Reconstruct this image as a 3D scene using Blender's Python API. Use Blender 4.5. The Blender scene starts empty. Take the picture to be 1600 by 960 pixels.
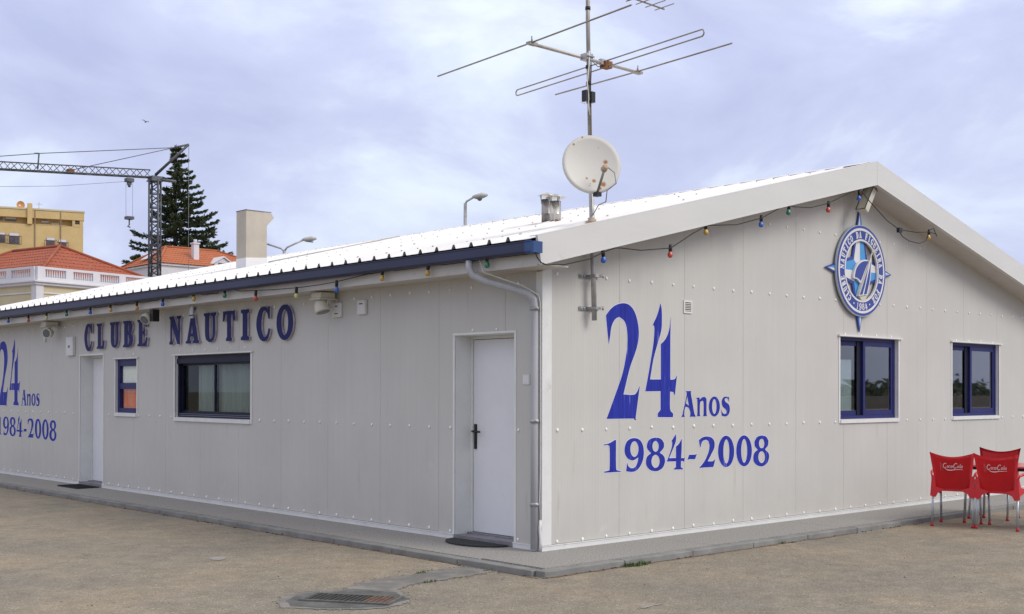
import bpy, bmesh, math, random
from mathutils import Vector, Matrix
from mathutils.geometry import tessellate_polygon
rnd = random.Random(7)
SC = bpy.context.scene
COL = SC.collection
R = math.radians

# ------------------------------------------------------------------ camera
YAW, PITCH, ROLL, FOC = .7418, .006, .0018, 1858.42
CAM = Vector((-7.9379, -8.231, 1.5393))
FW = Vector((math.sin(YAW)*math.cos(PITCH), math.cos(YAW)*math.cos(PITCH), math.sin(PITCH)))
RT = Vector((math.cos(YAW), -math.sin(YAW), 0)); UP = RT.cross(FW)
RT2 = RT*math.cos(ROLL)+UP*math.sin(ROLL); UP2 = RT2.cross(FW)
cd = bpy.data.cameras.new('camera'); cam = bpy.data.objects.new('camera', cd); COL.objects.link(cam)
M = Matrix((RT2, UP2, -FW)).transposed().to_4x4(); M.translation = CAM
cam.matrix_world = M
cd.sensor_width = 36; cd.lens = 36*FOC/1600; cd.shift_y = 120/1600
cd.clip_start = .1; cd.clip_end = 5000
SC.camera = cam

# ------------------------------------------------------------------ sky + sun (bright overcast)
SUN_DIR = Vector((.30, -.74, .62)).normalized()       # towards the brighter part of the clouded sky
el = math.asin(SUN_DIR.z); az = math.atan2(SUN_DIR.x, SUN_DIR.y)
world = bpy.data.worlds.new('World'); SC.world = world; world.use_nodes = True
nt = world.node_tree; nt.nodes.clear()
def N(t, **k):
    n = nt.nodes.new(t)
    for a, b in k.items():
        if a in n.inputs: n.inputs[a].default_value = b
        else: setattr(n, a, b)
    return n
L = lambda a, b: nt.links.new(a, b)
out = N('ShaderNodeOutputWorld'); bg = N('ShaderNodeBackground'); bg.inputs[1].default_value = .1
sky = N('ShaderNodeTexSky'); sky.sky_type = 'NISHITA'; sky.sun_disc = False
sky.sun_elevation = el; sky.sun_rotation = az; sky.air_density = 1.2; sky.dust_density = 2.0
tc = N('ShaderNodeTexCoord')
mp = N('ShaderNodeMapping'); mp.inputs['Rotation'].default_value = (0, 0, R(-20)); mp.inputs['Scale'].default_value = (1.3, 1.3, 2.7)
L(tc.outputs['Generated'], mp.inputs[0])
n1 = N('ShaderNodeTexNoise'); n1.inputs['Scale'].default_value = 3.1; n1.inputs['Detail'].default_value = 7; n1.inputs['Roughness'].default_value = .56; n1.inputs['Distortion'].default_value = .35
L(mp.outputs[0], n1.inputs['Vector'])
cr = N('ShaderNodeValToRGB')
cr.color_ramp.elements[0].position = .31; cr.color_ramp.elements[0].color = (4.5, 4.95, 7.2, 1)
cr.color_ramp.elements[1].position = .67; cr.color_ramp.elements[1].color = (7.5, 8.3, 9.6, 1)
e_ = cr.color_ramp.elements.new(.52); e_.color = (5.6, 6.1, 8.3, 1)
L(n1.outputs[0], cr.inputs[0])
# overcast: the cloud deck is brighter overhead than at the horizon
sx = N('ShaderNodeSeparateXYZ'); L(tc.outputs['Generated'], sx.inputs[0])
mr = N('ShaderNodeMapRange'); mr.inputs[1].default_value = .22; mr.inputs[2].default_value = .9; mr.inputs[3].default_value = 1.0; mr.inputs[4].default_value = 1.6
L(sx.outputs[2], mr.inputs[0])
ml = N('ShaderNodeVectorMath'); ml.operation = 'SCALE'; L(cr.outputs[0], ml.inputs[0]); L(mr.outputs[0], ml.inputs['Scale'])
# the thin cloud overhead is whiter, the deck toward the horizon lavender
mrc = N('ShaderNodeMapRange'); mrc.inputs[1].default_value = .28; mrc.inputs[2].default_value = .65; mrc.inputs[3].default_value = 0; mrc.inputs[4].default_value = 1; L(sx.outputs[2], mrc.inputs[0])
mxh = N('ShaderNodeMix'); mxh.data_type = 'RGBA'; mxh.blend_type = 'MULTIPLY'; mxh.inputs[7].default_value = (1.10, .98, .76, 1); L(mrc.outputs[0], mxh.inputs[0]); L(ml.outputs[0], mxh.inputs[6])
mx = N('ShaderNodeMix'); mx.data_type = 'RGBA'; mx.inputs[0].default_value = .93
L(sky.outputs[0], mx.inputs[6]); L(mxh.outputs[2], mx.inputs[7])
L(mx.outputs[2], bg.inputs[0]); L(bg.outputs[0], out.inputs[0])
sd = bpy.data.lights.new('sun', 'SUN'); sd.energy = 1.5; sd.angle = R(28); sd.color = (1, .95, .87)
so = bpy.data.objects.new('sun', sd); COL.objects.link(so); so.rotation_euler = SUN_DIR.to_track_quat('Z', 'Y').to_euler()
SC.view_settings.view_transform = 'Standard'; SC.view_settings.look = 'None'; SC.view_settings.exposure = .22; SC.view_settings.gamma = 1

# ------------------------------------------------------------------ helpers
def at(px, py, d):
    """world point seen at photo pixel (1600 wide) at forward distance d (used to survey where background things stand)"""
    return CAM + (FW + RT2*((px-800)/FOC) + UP2*((600-py)/FOC))*d
def LD(lat, dep, z=0.0):
    v = CAM + RT*lat + Vector((FW.x, FW.y, 0)).normalized()*dep; v.z = z; return v

class MB:
    def __init__(s): s.b = bmesh.new()
    def face(s, pts, mi=0):
        f = s.b.faces.new([s.b.verts.new(p) for p in pts]); f.material_index = mi; return f
    def box(s, lo, hi, mi=0, M=None):
        vs = []
        for z in (lo[2], hi[2]):
            for x, y in ((lo[0], lo[1]), (hi[0], lo[1]), (hi[0], hi[1]), (lo[0], hi[1])):
                v = Vector((x, y, z)); vs.append(s.b.verts.new(M @ v if M else v))
        for q in ((3,2,1,0),(4,5,6,7),(0,1,5,4),(1,2,6,5),(2,3,7,6),(3,0,4,7)):
            f = s.b.faces.new([vs[i] for i in q]); f.material_index = mi
        return s
    def tube(s, pts, r, seg=8, cap=True, mi=0, smooth=True):
        pts = [Vector(p) for p in pts]; n = len(pts)
        rr = r if isinstance(r, (list, tuple)) else [r]*n
        rings = []; up = Vector((0, 0, 1)); prev = None
        for i, p in enumerate(pts):
            t = (pts[min(i+1, n-1)]-pts[max(i-1, 0)]).normalized()
            if prev is None:
                a = t.cross(up)
                if a.length < .05: a = t.cross(Vector((1, 0, 0)))
            else: a = prev - t*prev.dot(t)
            a.normalize(); prev = a; b = t.cross(a)
            rings.append([s.b.verts.new(p + (a*math.cos(2*math.pi*k/seg)+b*math.sin(2*math.pi*k/seg))*rr[i]) for k in range(seg)])
        for i in range(n-1):
            for k in range(seg):
                f = s.b.faces.new((rings[i][k], rings[i][(k+1)%seg], rings[i+1][(k+1)%seg], rings[i+1][k])); f.smooth = smooth; f.material_index = mi
        if cap:
            for rg in (rings[0], rings[-1][::-1]):
                try: f = s.b.faces.new(rg); f.material_index = mi
                except ValueError: pass
        return s
    def sphere(s, c, r, seg=10, rings=6, sc=(1,1,1), mi=0):
        M = Matrix.Translation(c) @ Matrix.Diagonal((r*sc[0], r*sc[1], r*sc[2], 1))
        d = bmesh.ops.create_uvsphere(s.b, u_segments=seg, v_segments=rings, radius=1, matrix=M)
        for v in d['verts']:
            for f in v.link_faces: f.smooth = True; f.material_index = mi
        return s
    def prism(s, loops, o, u, v, w, d0, d1, mi=0):
        """flat outline with holes (loops of 2d points) on axes u,v at origin o, extruded along w from d0 to d1"""
        o, u, v, w = map(Vector, (o, u, v, w))
        P = [[Vector((x, y, 0)) for x, y in lp] for lp in loops]
        tri = tessellate_polygon(P); flat = [p for lp in P for p in lp]
        A = [s.b.verts.new(o+u*p.x+v*p.y+w*d1) for p in flat]
        if d0 == d1:
            for t in tri:
                try: f = s.b.faces.new([A[i] for i in t]); f.material_index = mi
                except ValueError: pass
            return s
        B = [s.b.verts.new(o+u*p.x+v*p.y+w*d0) for p in flat]
        for t in tri:
            for q, fl in ((A, t), (B, t[::-1])):
                try: f = s.b.faces.new([q[i] for i in fl]); f.material_index = mi
                except ValueError: pass
        k = 0
        for lp in loops:
            n = len(lp)
            for i in range(n):
                a, b = k+i, k+(i+1) % n
                f = s.b.faces.new((A[a], B[a], B[b], A[b])); f.material_index = mi
            k += n
        return s
    def build(s, name, mat=None, parent=None, loc=None, recalc=True, bevel=0):
        if bevel:
            try: bmesh.ops.bevel(s.b, geom=[e for e in s.b.edges], offset=bevel, segments=1, affect='EDGES')
            except Exception: pass
        if recalc: bmesh.ops.recalc_face_normals(s.b, faces=s.b.faces)
        me = bpy.data.meshes.new(name); s.b.to_mesh(me); s.b.free()
        for m in (mat if isinstance(mat, (list, tuple)) else [mat]):
            if m: me.materials.append(m)
        o = bpy.data.objects.new(name, me); COL.objects.link(o)
        if parent: o.parent = parent
        if loc: o.location = loc
        return o
def inst(src, name, parent=None, loc=(0,0,0), rz=0, sc=None):
    o = bpy.data.objects.new(name, src.data); COL.objects.link(o); o.parent = parent; o.location = loc; o.rotation_euler = (0,0,rz)
    if sc: o.scale = sc
    return o
def tag(o, label, cat, group=None):
    o['label'] = label; o['category'] = cat
    if group: o['group'] = group
    return o
def thing(name, label, cat, group=None, loc=(0,0,0), rz=0):
    o = bpy.data.objects.new(name, None); o.empty_display_size = .2; COL.objects.link(o)
    o.location = loc; o.rotation_euler = (0,0,rz); return tag(o, label, cat, group)
def kind(o, k): o['kind'] = k; return o
def copy_tree(o, parent=None):
    c = o.copy(); COL.objects.link(c); c.parent = parent
    for ch in o.children: copy_tree(ch, c)
    return c
def smooth_loop(lp, sub=2, lim=48):
    """catmull-rom through the gentle vertices, sharp vertices kept"""
    n = len(lp); P = [Vector(p).to_2d() if len(p) > 2 else Vector(p) for p in lp]
    sh = []
    for i in range(n):
        a = P[i]-P[i-1]; b = P[(i+1) % n]-P[i]
        ang = math.degrees(a.angle(b, 0)) if a.length > 1e-6 and b.length > 1e-6 else 0
        sh.append(ang > lim)
    res = []
    for i in range(n):
        p1, p2 = P[i], P[(i+1) % n]; p0 = p1*2-p2 if sh[i] else P[i-1]; p3 = p2*2-p1 if sh[(i+1) % n] else P[(i+2) % n]
        res.append(tuple(p1))
        if (sh[i] and sh[(i+1) % n]): continue
        for k in range(1, sub+1):
            t = k/(sub+1)
            q = .5*((2*p1)+(p2-p0)*t+(2*p0-5*p1+4*p2-p3)*t*t+(3*p1-p0-3*p2+p3)*t**3)
            res.append(tuple(q))
    return res
def area(lp): return .5*sum(lp[i][0]*lp[(i+1) % len(lp)][1]-lp[(i+1) % len(lp)][0]*lp[i][1] for i in range(len(lp)))
def offset(lp, d):
    if area(lp) < 0: d = -d
    n = len(lp); res = []
    for i in range(n):
        a = Vector(lp[i])-Vector(lp[i-1]); b = Vector(lp[(i+1) % n])-Vector(lp[i])
        na = Vector((a.y, -a.x)).normalized() if a.length > 1e-7 else Vector((0,0)); nb = Vector((b.y, -b.x)).normalized() if b.length > 1e-7 else na
        m = na+nb
        if m.length < .4: m = m.normalized()*1.2 if m.length > 1e-3 else na
        else: m = m*(2/m.length_squared)*.5*1.0
        if m.length > 1.6: m = m.normalized()*1.6
        res.append((lp[i][0]+m.x*d, lp[i][1]+m.y*d))
    return res

# ------------------------------------------------------------------ materials
def mat(name, col, rough=.6, metal=0, spec=.5, var=0, vscale=3, vstretch=(1,1,1), col2=None, bump=0, bscale=40, bstretch=(1,1,1), detail=4, coat=0, ramp=(.35,.7)):
    m = bpy.data.materials.new(name); m.use_nodes = True; t = m.node_tree; b = t.nodes['Principled BSDF']
    b.inputs['Base Color'].default_value = (*col, 1); b.inputs['Roughness'].default_value = rough; b.inputs['Metallic'].default_value = metal
    b.inputs['Specular IOR Level'].default_value = spec; b.inputs['Coat Weight'].default_value = coat
    tcn = t.nodes.new('ShaderNodeTexCoord')
    if var or col2:
        mp = t.nodes.new('ShaderNodeMapping'); mp.inputs['Scale'].default_value = vstretch; t.links.new(tcn.outputs['Object'], mp.inputs[0])
        n = t.nodes.new('ShaderNodeTexNoise'); n.inputs['Scale'].default_value = vscale; n.inputs['Detail'].default_value = detail; n.inputs['Roughness'].default_value = .6
        t.links.new(mp.outputs[0], n.inputs['Vector'])
        r = t.nodes.new('ShaderNodeValToRGB'); r.color_ramp.elements[0].position = ramp[0]; r.color_ramp.elements[1].position = ramp[1]
        c2 = col2 or tuple(min(1, c*(1+var)) for c in col); c1 = col if col2 else tuple(c*(1-var) for c in col)
        r.color_ramp.elements[0].color = (*c1, 1); r.color_ramp.elements[1].color = (*c2, 1)
        t.links.new(n.outputs[0], r.inputs[0]); t.links.new(r.outputs[0], b.inputs['Base Color'])
    if bump:
        mp2 = t.nodes.new('ShaderNodeMapping'); mp2.inputs['Scale'].default_value = bstretch; t.links.new(tcn.outputs['Object'], mp2.inputs[0])
        n2 = t.nodes.new('ShaderNodeTexNoise'); n2.inputs['Scale'].default_value = bscale; n2.inputs['Detail'].default_value = 3
        t.links.new(mp2.outputs[0], n2.inputs['Vector'])
        bp = t.nodes.new('ShaderNodeBump'); bp.inputs['Strength'].default_value = bump; bp.inputs['Distance'].default_value = .01
        t.links.new(n2.outputs[0], bp.inputs['Height']); t.links.new(bp.outputs[0], b.inputs['Normal'])
    return m
def nodes(m): return m.node_tree, m.node_tree.nodes['Principled BSDF']

def clad_mat():
    """coated steel sandwich cladding: fine vertical micro ribs, faint vertical dirt streaks, splashed dirt near the foot, blotches"""
    m = bpy.data.materials.new('cladding'); m.use_nodes = True; t, b = nodes(m); K = t.nodes.new; ln = t.links.new
    b.inputs['Roughness'].default_value = .5; b.inputs['Specular IOR Level'].default_value = .35
    g = K('ShaderNodeNewGeometry'); sp = K('ShaderNodeSeparateXYZ'); ln(g.outputs['Position'], sp.inputs[0])
    ad = K('ShaderNodeMath'); ad.operation = 'ADD'; ln(sp.outputs[0], ad.inputs[0]); ln(sp.outputs[1], ad.inputs[1])
    # streaks: noise stretched in z
    cmb = K('ShaderNodeCombineXYZ'); zs = K('ShaderNodeMath'); zs.operation = 'MULTIPLY'; zs.inputs[1].default_value = .035
    ln(sp.outputs[2], zs.inputs[0]); ln(ad.outputs[0], cmb.inputs[0]); ln(zs.outputs[0], cmb.inputs[2])
    ns = K('ShaderNodeTexNoise'); ns.inputs['Scale'].default_value = 14; ns.inputs['Detail'].default_value = 5; ns.inputs['Roughness'].default_value = .7; ln(cmb.outputs[0], ns.inputs['Vector'])
    nb = K('ShaderNodeTexNoise'); nb.inputs['Scale'].default_value = 1.1; nb.inputs['Detail'].default_value = 5; ln(g.outputs['Position'], nb.inputs['Vector'])
    r1 = K('ShaderNodeMapRange'); r1.inputs[1].default_value = .3; r1.inputs[2].default_value = .75; r1.inputs[3].default_value = .972; r1.inputs[4].default_value = 1.022; ln(ns.outputs[0], r1.inputs[0])
    r2 = K('ShaderNodeMapRange'); r2.inputs[1].default_value = .3; r2.inputs[2].default_value = .7; r2.inputs[3].default_value = .955; r2.inputs[4].default_value = 1.035; ln(nb.outputs[0], r2.inputs[0])
    mu = K('ShaderNodeMath'); mu.operation = 'MULTIPLY'; ln(r1.outputs[0], mu.inputs[0]); ln(r2.outputs[0], mu.inputs[1])
    vm = K('ShaderNodeVectorMath'); vm.operation = 'SCALE'; vm.inputs[0].default_value = (.556, .545, .508); ln(mu.outputs[0], vm.inputs['Scale'])
    # dirt splashed up from the pavement
    dn = K('ShaderNodeTexNoise'); dn.inputs['Scale'].default_value = 6; dn.inputs['Detail'].default_value = 6; ln(g.outputs['Position'], dn.inputs['Vector'])
    lo = K('ShaderNodeMapRange'); lo.inputs[1].default_value = .0; lo.inputs[2].default_value = .55; lo.inputs[3].default_value = .5; lo.inputs[4].default_value = 0; ln(sp.outputs[2], lo.inputs[0])
    m3 = K('ShaderNodeMath'); m3.operation = 'MULTIPLY'; ln(lo.outputs[0], m3.inputs[0]); ln(dn.outputs[0], m3.inputs[1])
    mx = K('ShaderNodeMix'); mx.data_type = 'RGBA'; mx.inputs[7].default_value = (.40, .37, .33, 1); ln(m3.outputs[0], mx.inputs[0]); ln(vm.outputs[0], mx.inputs[6])
    rc = K('ShaderNodeCombineXYZ'); rz = K('ShaderNodeMath'); rz.operation = 'MULTIPLY'; rz.inputs[1].default_value = .09; ln(sp.outputs[2], rz.inputs[0]); ln(ad.outputs[0], rc.inputs[0]); ln(rz.outputs[0], rc.inputs[2])
    rn = K('ShaderNodeTexNoise'); rn.inputs['Scale'].default_value = 7.5; rn.inputs['Detail'].default_value = 7; rn.inputs['Roughness'].default_value = .72; ln(rc.outputs[0], rn.inputs['Vector'])
    rr_ = K('ShaderNodeMapRange'); rr_.inputs[1].default_value = .60; rr_.inputs[2].default_value = .76; rr_.inputs[3].default_value = 0; rr_.inputs[4].default_value = .55; ln(rn.outputs[0], rr_.inputs[0])
    m6 = K('ShaderNodeMix'); m6.data_type = 'RGBA'; m6.inputs[7].default_value = (.40, .35, .285, 1); ln(rr_.outputs[0], m6.inputs[0]); ln(mx.outputs[2], m6.inputs[6])
    # chalky pale scuffs
    cn = K('ShaderNodeTexNoise'); cn.inputs['Scale'].default_value = 1.9; cn.inputs['Detail'].default_value = 8; cn.inputs['Roughness'].default_value = .66; ln(g.outputs['Position'], cn.inputs['Vector'])
    c2_ = K('ShaderNodeMapRange'); c2_.inputs[1].default_value = .66; c2_.inputs[2].default_value = .78; c2_.inputs[3].default_value = 0; c2_.inputs[4].default_value = .5; ln(cn.outputs[0], c2_.inputs[0])
    m7 = K('ShaderNodeMix'); m7.data_type = 'RGBA'; m7.inputs[7].default_value = (.70, .70, .68, 1); ln(c2_.outputs[0], m7.inputs[0]); ln(m6.outputs[2], m7.inputs[6])
    ln(m7.outputs[2], b.inputs['Base Color'])
    # micro ribs
    w = K('ShaderNodeMath'); w.operation = 'MULTIPLY'; w.inputs[1].default_value = 2*math.pi/.0436; ln(ad.outputs[0], w.inputs[0])
    si = K('ShaderNodeMath'); si.operation = 'SINE'; ln(w.outputs[0], si.inputs[0])
    s2 = K('ShaderNodeMapRange'); s2.inputs[1].default_value = .55; s2.inputs[2].default_value = 1; s2.inputs[3].default_value = 0; s2.inputs[4].default_value = 1; ln(si.outputs[0], s2.inputs[0])
    bp = K('ShaderNodeBump'); bp.inputs['Strength'].default_value = .16; bp.inputs['Distance'].default_value = .0025; ln(s2.outputs[0], bp.inputs['Height'])
    ln(bp.outputs[0], b.inputs['Normal'])
    return m
def asphalt_mat():
    m = bpy.data.materials.new('sandy_asphalt'); m.use_nodes = True; t, b = nodes(m); K = t.nodes.new; ln = t.links.new
    b.inputs['Roughness'].default_value = .9; b.inputs['Specular IOR Level'].default_value = .25
    g = K('ShaderNodeNewGeometry')
    def noise(s, d=5, r=.6, st=(1,1,1)):
        mp = K('ShaderNodeMapping'); mp.inputs['Scale'].default_value = st; ln(g.outputs['Position'], mp.inputs[0])
        n = K('ShaderNodeTexNoise'); n.inputs['Scale'].default_value = s; n.inputs['Detail'].default_value = d; n.inputs['Roughness'].default_value = r; ln(mp.outputs[0], n.inputs['Vector']); return n
    big = noise(.55, 6); r = K('ShaderNodeValToRGB'); ln(big.outputs[0], r.inputs[0])
    r.color_ramp.elements[0].position = .36; r.color_ramp.elements[0].color = (.215, .199, .166, 1); r.color_ramp.elements[1].position = .66; r.color_ramp.elements[1].color = (.294, .250, .186, 1)
    # aggregate: coloured grains
    v = K('ShaderNodeTexVoronoi'); v.inputs['Scale'].default_value = 105; ln(g.outputs['Position'], v.inputs['Vector'])
    hs = K('ShaderNodeSeparateColor'); ln(v.outputs['Color'], hs.inputs[0])
    gr = K('ShaderNodeValToRGB'); ln(hs.outputs[0], gr.inputs[0]); e = gr.color_ramp.elements
    e[0].position = 0; e[0].color = (.74, .73, .72, 1); e[1].position = 1; e[1].color = (1.8, 1.75, 1.65, 1)
    for p, c in ((.16, (.82, .81, .80, 1)), (.6, (1.0, 1.0, 1.0, 1)), (.93, (1.16, 1.13, 1.08, 1))): q = e.new(p); q.color = c
    mu = K('ShaderNodeMix'); mu.data_type = 'RGBA'; mu.blend_type = 'MULTIPLY'; mu.inputs[0].default_value = 1; ln(r.outputs[0], mu.inputs[6]); ln(gr.outputs[0], mu.inputs[7])
    fine = noise(260, 2); fr = K('ShaderNodeMapRange'); fr.inputs[1].default_value = .3; fr.inputs[2].default_value = .7; fr.inputs[3].default_value = .72; fr.inputs[4].default_value = 1.3; ln(fine.outputs[0], fr.inputs[0])
    s1 = K('ShaderNodeVectorMath'); s1.operation = 'SCALE'; ln(mu.outputs[2], s1.inputs[0]); ln(fr.outputs[0], s1.inputs['Scale'])
    # mid-size mottling
    mid = noise(5, 5, .65); mrr = K('ShaderNodeMapRange'); mrr.inputs[1].default_value = .3; mrr.inputs[2].default_value = .7; mrr.inputs[3].default_value = .84; mrr.inputs[4].default_value = 1.15; ln(mid.outputs[0], mrr.inputs[0])
    s2 = K('ShaderNodeVectorMath'); s2.operation = 'SCALE'; ln(s1.outputs[0], s2.inputs[0]); ln(mrr.outputs[0], s2.inputs['Scale'])
    # pale scuffs / cement spills
    sc = noise(1.7, 8, .72, (1, 1, 1)); sr = K('ShaderNodeMapRange'); sr.inputs[1].default_value = .655; sr.inputs[2].default_value = .72; sr.inputs[3].default_value = 0; sr.inputs[4].default_value = .75; ln(sc.outputs[0], sr.inputs[0])
    mx = K('ShaderNodeMix'); mx.data_type = 'RGBA'; mx.inputs[7].default_value = (.36, .34, .32, 1); ln(sr.outputs[0], mx.inputs[0]); ln(s2.outputs[0], mx.inputs[6])
    # dark oil spots and short scraped marks
    dk = noise(2.6, 6, .62, (1, .55, 1)); dr_ = K('ShaderNodeMapRange'); dr_.inputs[1].default_value = .655; dr_.inputs[2].default_value = .74; dr_.inputs[3].default_value = 0; dr_.inputs[4].default_value = .55; ln(dk.outputs[0], dr_.inputs[0])
    mxd = K('ShaderNodeMix'); mxd.data_type = 'RGBA'; mxd.inputs[7].default_value = (.10, .092, .085, 1); ln(dr_.outputs[0], mxd.inputs[0]); ln(mx.outputs[2], mxd.inputs[6])
    ln(mxd.outputs[2], b.inputs['Base Color'])
    bp = K('ShaderNodeBump'); bp.inputs['Strength'].default_value = .4; bp.inputs['Distance'].default_value = .004; ln(v.outputs['Distance'], bp.inputs['Height'])
    bp2 = K('ShaderNodeBump'); bp2.inputs['Strength'].default_value = .5; bp2.inputs['Distance'].default_value = .02; ln(mid.outputs[0], bp2.inputs['Height']); ln(bp.outputs[0], bp2.inputs['Normal'])
    ln(bp2.outputs[0], b.inputs['Normal'])
    return m
def dish_mat():
    """white paint with a few rust spots where it has chipped"""
    m = bpy.data.materials.new('dish_paint_with_rust'); m.use_nodes = True; t, b = nodes(m); K = t.nodes.new; ln = t.links.new
    b.inputs['Roughness'].default_value = .55
    tcn = K('ShaderNodeTexCoord'); n = K('ShaderNodeTexNoise'); n.inputs['Scale'].default_value = 38; n.inputs['Detail'].default_value = 3; ln(tcn.outputs['Object'], n.inputs['Vector'])
    nv = K('ShaderNodeVectorMath'); nv.operation = 'MULTIPLY_ADD'; nv.inputs[1].default_value = (.012,)*3; ln(n.outputs['Color'], nv.inputs[0]); ln(tcn.outputs['Object'], nv.inputs[2])
    acc = None
    for (s, t2, r) in ((-.17, .20, .014), (.145, .04, .024), (.125, .225-.12, .006), (.02, -.16, .022), (-.05, -.135, .015), (.105, -.20, .03), (.07, -.245, .018), (-.02, -.19, .009), (-.03, -.10, .008), (.04, -.10, .009), (-.07, -.165, .008), (.0, -.03, .007), (.06, .02, .007), (.08, .18, .008), (-.10, .10, .006), (-.03, -.215, .009), (.085, .01, .006), (-.09, -.02, .005), (-.08, .275, .010)):
        c = -S_AX*s+T_AX*t2*1.0
        d = K('ShaderNodeVectorMath'); d.operation = 'DISTANCE'; ln(nv.outputs[0], d.inputs[0]); d.inputs[1].default_value = tuple(c+Vector((.006,)*3)-D_AX*.04*(1-((s*s+t2*t2)/.083)))
        q = K('ShaderNodeMapRange'); q.inputs[1].default_value = r*1.25; q.inputs[2].default_value = r*.5; q.inputs[3].default_value = 0; q.inputs[4].default_value = 1; ln(d.outputs['Value'], q.inputs[0])
        if acc is None: acc = q.outputs[0]
        else: mx_ = K('ShaderNodeMath'); mx_.operation = 'MAXIMUM'; ln(acc, mx_.inputs[0]); ln(q.outputs[0], mx_.inputs[1]); acc = mx_.outputs[0]
    mx = K('ShaderNodeMix'); mx.data_type = 'RGBA'; mx.inputs[6].default_value = (.62, .61, .56, 1); mx.inputs[7].default_value = (.34, .14, .035, 1); ln(acc, mx.inputs[0]); ln(mx.outputs[2], b.inputs['Base Color']); return m
D_AX = Vector((-.50, -.80, .22)).normalized(); S_AX = D_AX.cross(Vector((0,0,1))).normalized(); T_AX = S_AX.cross(D_AX).normalized()
def vinyl_mat(name, c1, c2):
    """sun-worn sign vinyl with thin vertical cracks where it lies over the ribs"""
    m = mat(name, c1, .6, spec=.2); t, b = nodes(m); K = t.nodes.new; ln = t.links.new
    g = K('ShaderNodeNewGeometry'); mp = K('ShaderNodeMapping'); mp.inputs['Scale'].default_value = (22.9, 22.9, 1.6); ln(g.outputs['Position'], mp.inputs[0])
    n = K('ShaderNodeTexNoise'); n.inputs['Scale'].default_value = 1.4; n.inputs['Detail'].default_value = 4; ln(mp.outputs[0], n.inputs['Vector'])
    r = K('ShaderNodeValToRGB'); ln(n.outputs[0], r.inputs[0]); e = r.color_ramp.elements
    e[0].position = .35; e[0].color = (*c1, 1); e[1].position = .64; e[1].color = (*c2, 1); q = e.new(.735); q.color = (.30, .33, .62, 1)
    ln(r.outputs[0], b.inputs['Base Color']); return m
def glass_mat(name, tint=(.46, .49, .49), trans=.80, refl=2.2):
    """thin window pane: see-through with a mirror reflection that grows at grazing angles"""
    m = bpy.data.materials.new(name); m.use_nodes = True; t = m.node_tree; t.nodes.clear(); K = t.nodes.new
    o = K('ShaderNodeOutputMaterial'); mx = K('ShaderNodeMixShader'); tr = K('ShaderNodeBsdfTransparent'); tr.inputs[0].default_value = (*[c*trans/.5 for c in tint], 1)
    gl = K('ShaderNodeBsdfGlossy'); gl.inputs[0].default_value = (.92, .95, .95, 1); gl.inputs['Roughness'].default_value = .015
    f = K('ShaderNodeFresnel'); f.inputs[0].default_value = 1.65
    a = K('ShaderNodeMath'); a.operation = 'MULTIPLY'; a.inputs[1].default_value = refl; t.links.new(f.outputs[0], a.inputs[0])
    g = K('ShaderNodeNewGeometry'); iv = K('ShaderNodeMath'); iv.operation = 'SUBTRACT'; iv.inputs[0].default_value = 1; t.links.new(g.outputs['Backfacing'], iv.inputs[1]); a2 = K('ShaderNodeMath'); a2.operation = 'MULTIPLY'; t.links.new(a.outputs[0], a2.inputs[0]); t.links.new(iv.outputs[0], a2.inputs[1]); a = a2
    t.links.new(a.outputs[0], mx.inputs[0]); t.links.new(tr.outputs[0], mx.inputs[1]); t.links.new(gl.outputs[0], mx.inputs[2]); t.links.new(mx.outputs[0], o.inputs[0]); return m
def roof_mat():
    m = mat('white_roof_paint', (.76, .755, .745), .42, var=.035, vscale=3, spec=.4); return m

CLAD = clad_mat(); ASPH = asphalt_mat(); DISH = dish_mat()
WTRIM = mat('white_trim', (.72, .72, .70), .45, var=.05, vscale=5)
FASC = mat('fascia_sheet', (.64, .635, .61), .42, var=.03, vscale=.9, vstretch=(1, 1, 4))
EAVE = mat('eave_board', (.56, .535, .49), .5, var=.06, vscale=2)
ROOF = roof_mat()
SEAM = mat('seam_gasket', (.30, .29, .27), .8)
NAVY = mat('navy_gutter_paint', (.026, .034, .085), .45, var=.18, vscale=2.5, vstretch=(1, .3, 1))
BLUEN = mat('bright_blue_paint', (.028, .075, .22), .4, var=.1, vscale=9)
FRAME = mat('blue_window_frame', (.022, .026, .125), .45, spec=.25, var=.08, vscale=5)
DFRAME = mat('dark_navy_frame', (.010, .012, .032), .5, spec=.25, var=.1, vscale=6)
GLASS = glass_mat('window_glass'); GLASS2 = glass_mat('window_glass_clear', (.5, .51, .5), .97, .5)
DARKI = mat('dark_interior', (.05, .05, .055), .9, var=.2)
DOOR = mat('white_door_paint', (.76, .77, .79), .45, var=.03, vscale=2, bump=.05, bscale=6)
def scuffs(m, c, thr=.62):
    t, b = nodes(m); K = t.nodes.new; g = K('ShaderNodeNewGeometry'); n = K('ShaderNodeTexNoise'); n.inputs['Scale'].default_value = 5.5; n.inputs['Detail'].default_value = 9; n.inputs['Roughness'].default_value = .75
    t.links.new(g.outputs['Position'], n.inputs['Vector']); r = K('ShaderNodeMapRange'); r.inputs[1].default_value = thr; r.inputs[2].default_value = thr+.13; r.inputs[3].default_value = 0; r.inputs[4].default_value = .5; t.links.new(n.outputs[0], r.inputs[0])
    x = K('ShaderNodeMix'); x.data_type = 'RGBA'; x.inputs[7].default_value = (*c, 1); t.links.new(r.outputs[0], x.inputs[0])
    s = b.inputs['Base Color']
    if s.links: t.links.new(s.links[0].from_socket, x.inputs[6])
    else: x.inputs[6].default_value = s.default_value
    t.links.new(x.outputs[2], s)
scuffs(DOOR, (.50, .48, .44)); scuffs(FASC, (.47, .43, .36), .60); scuffs(EAVE, (.36, .32, .26), .57); scuffs(WTRIM, (.42, .39, .34), .58)
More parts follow.
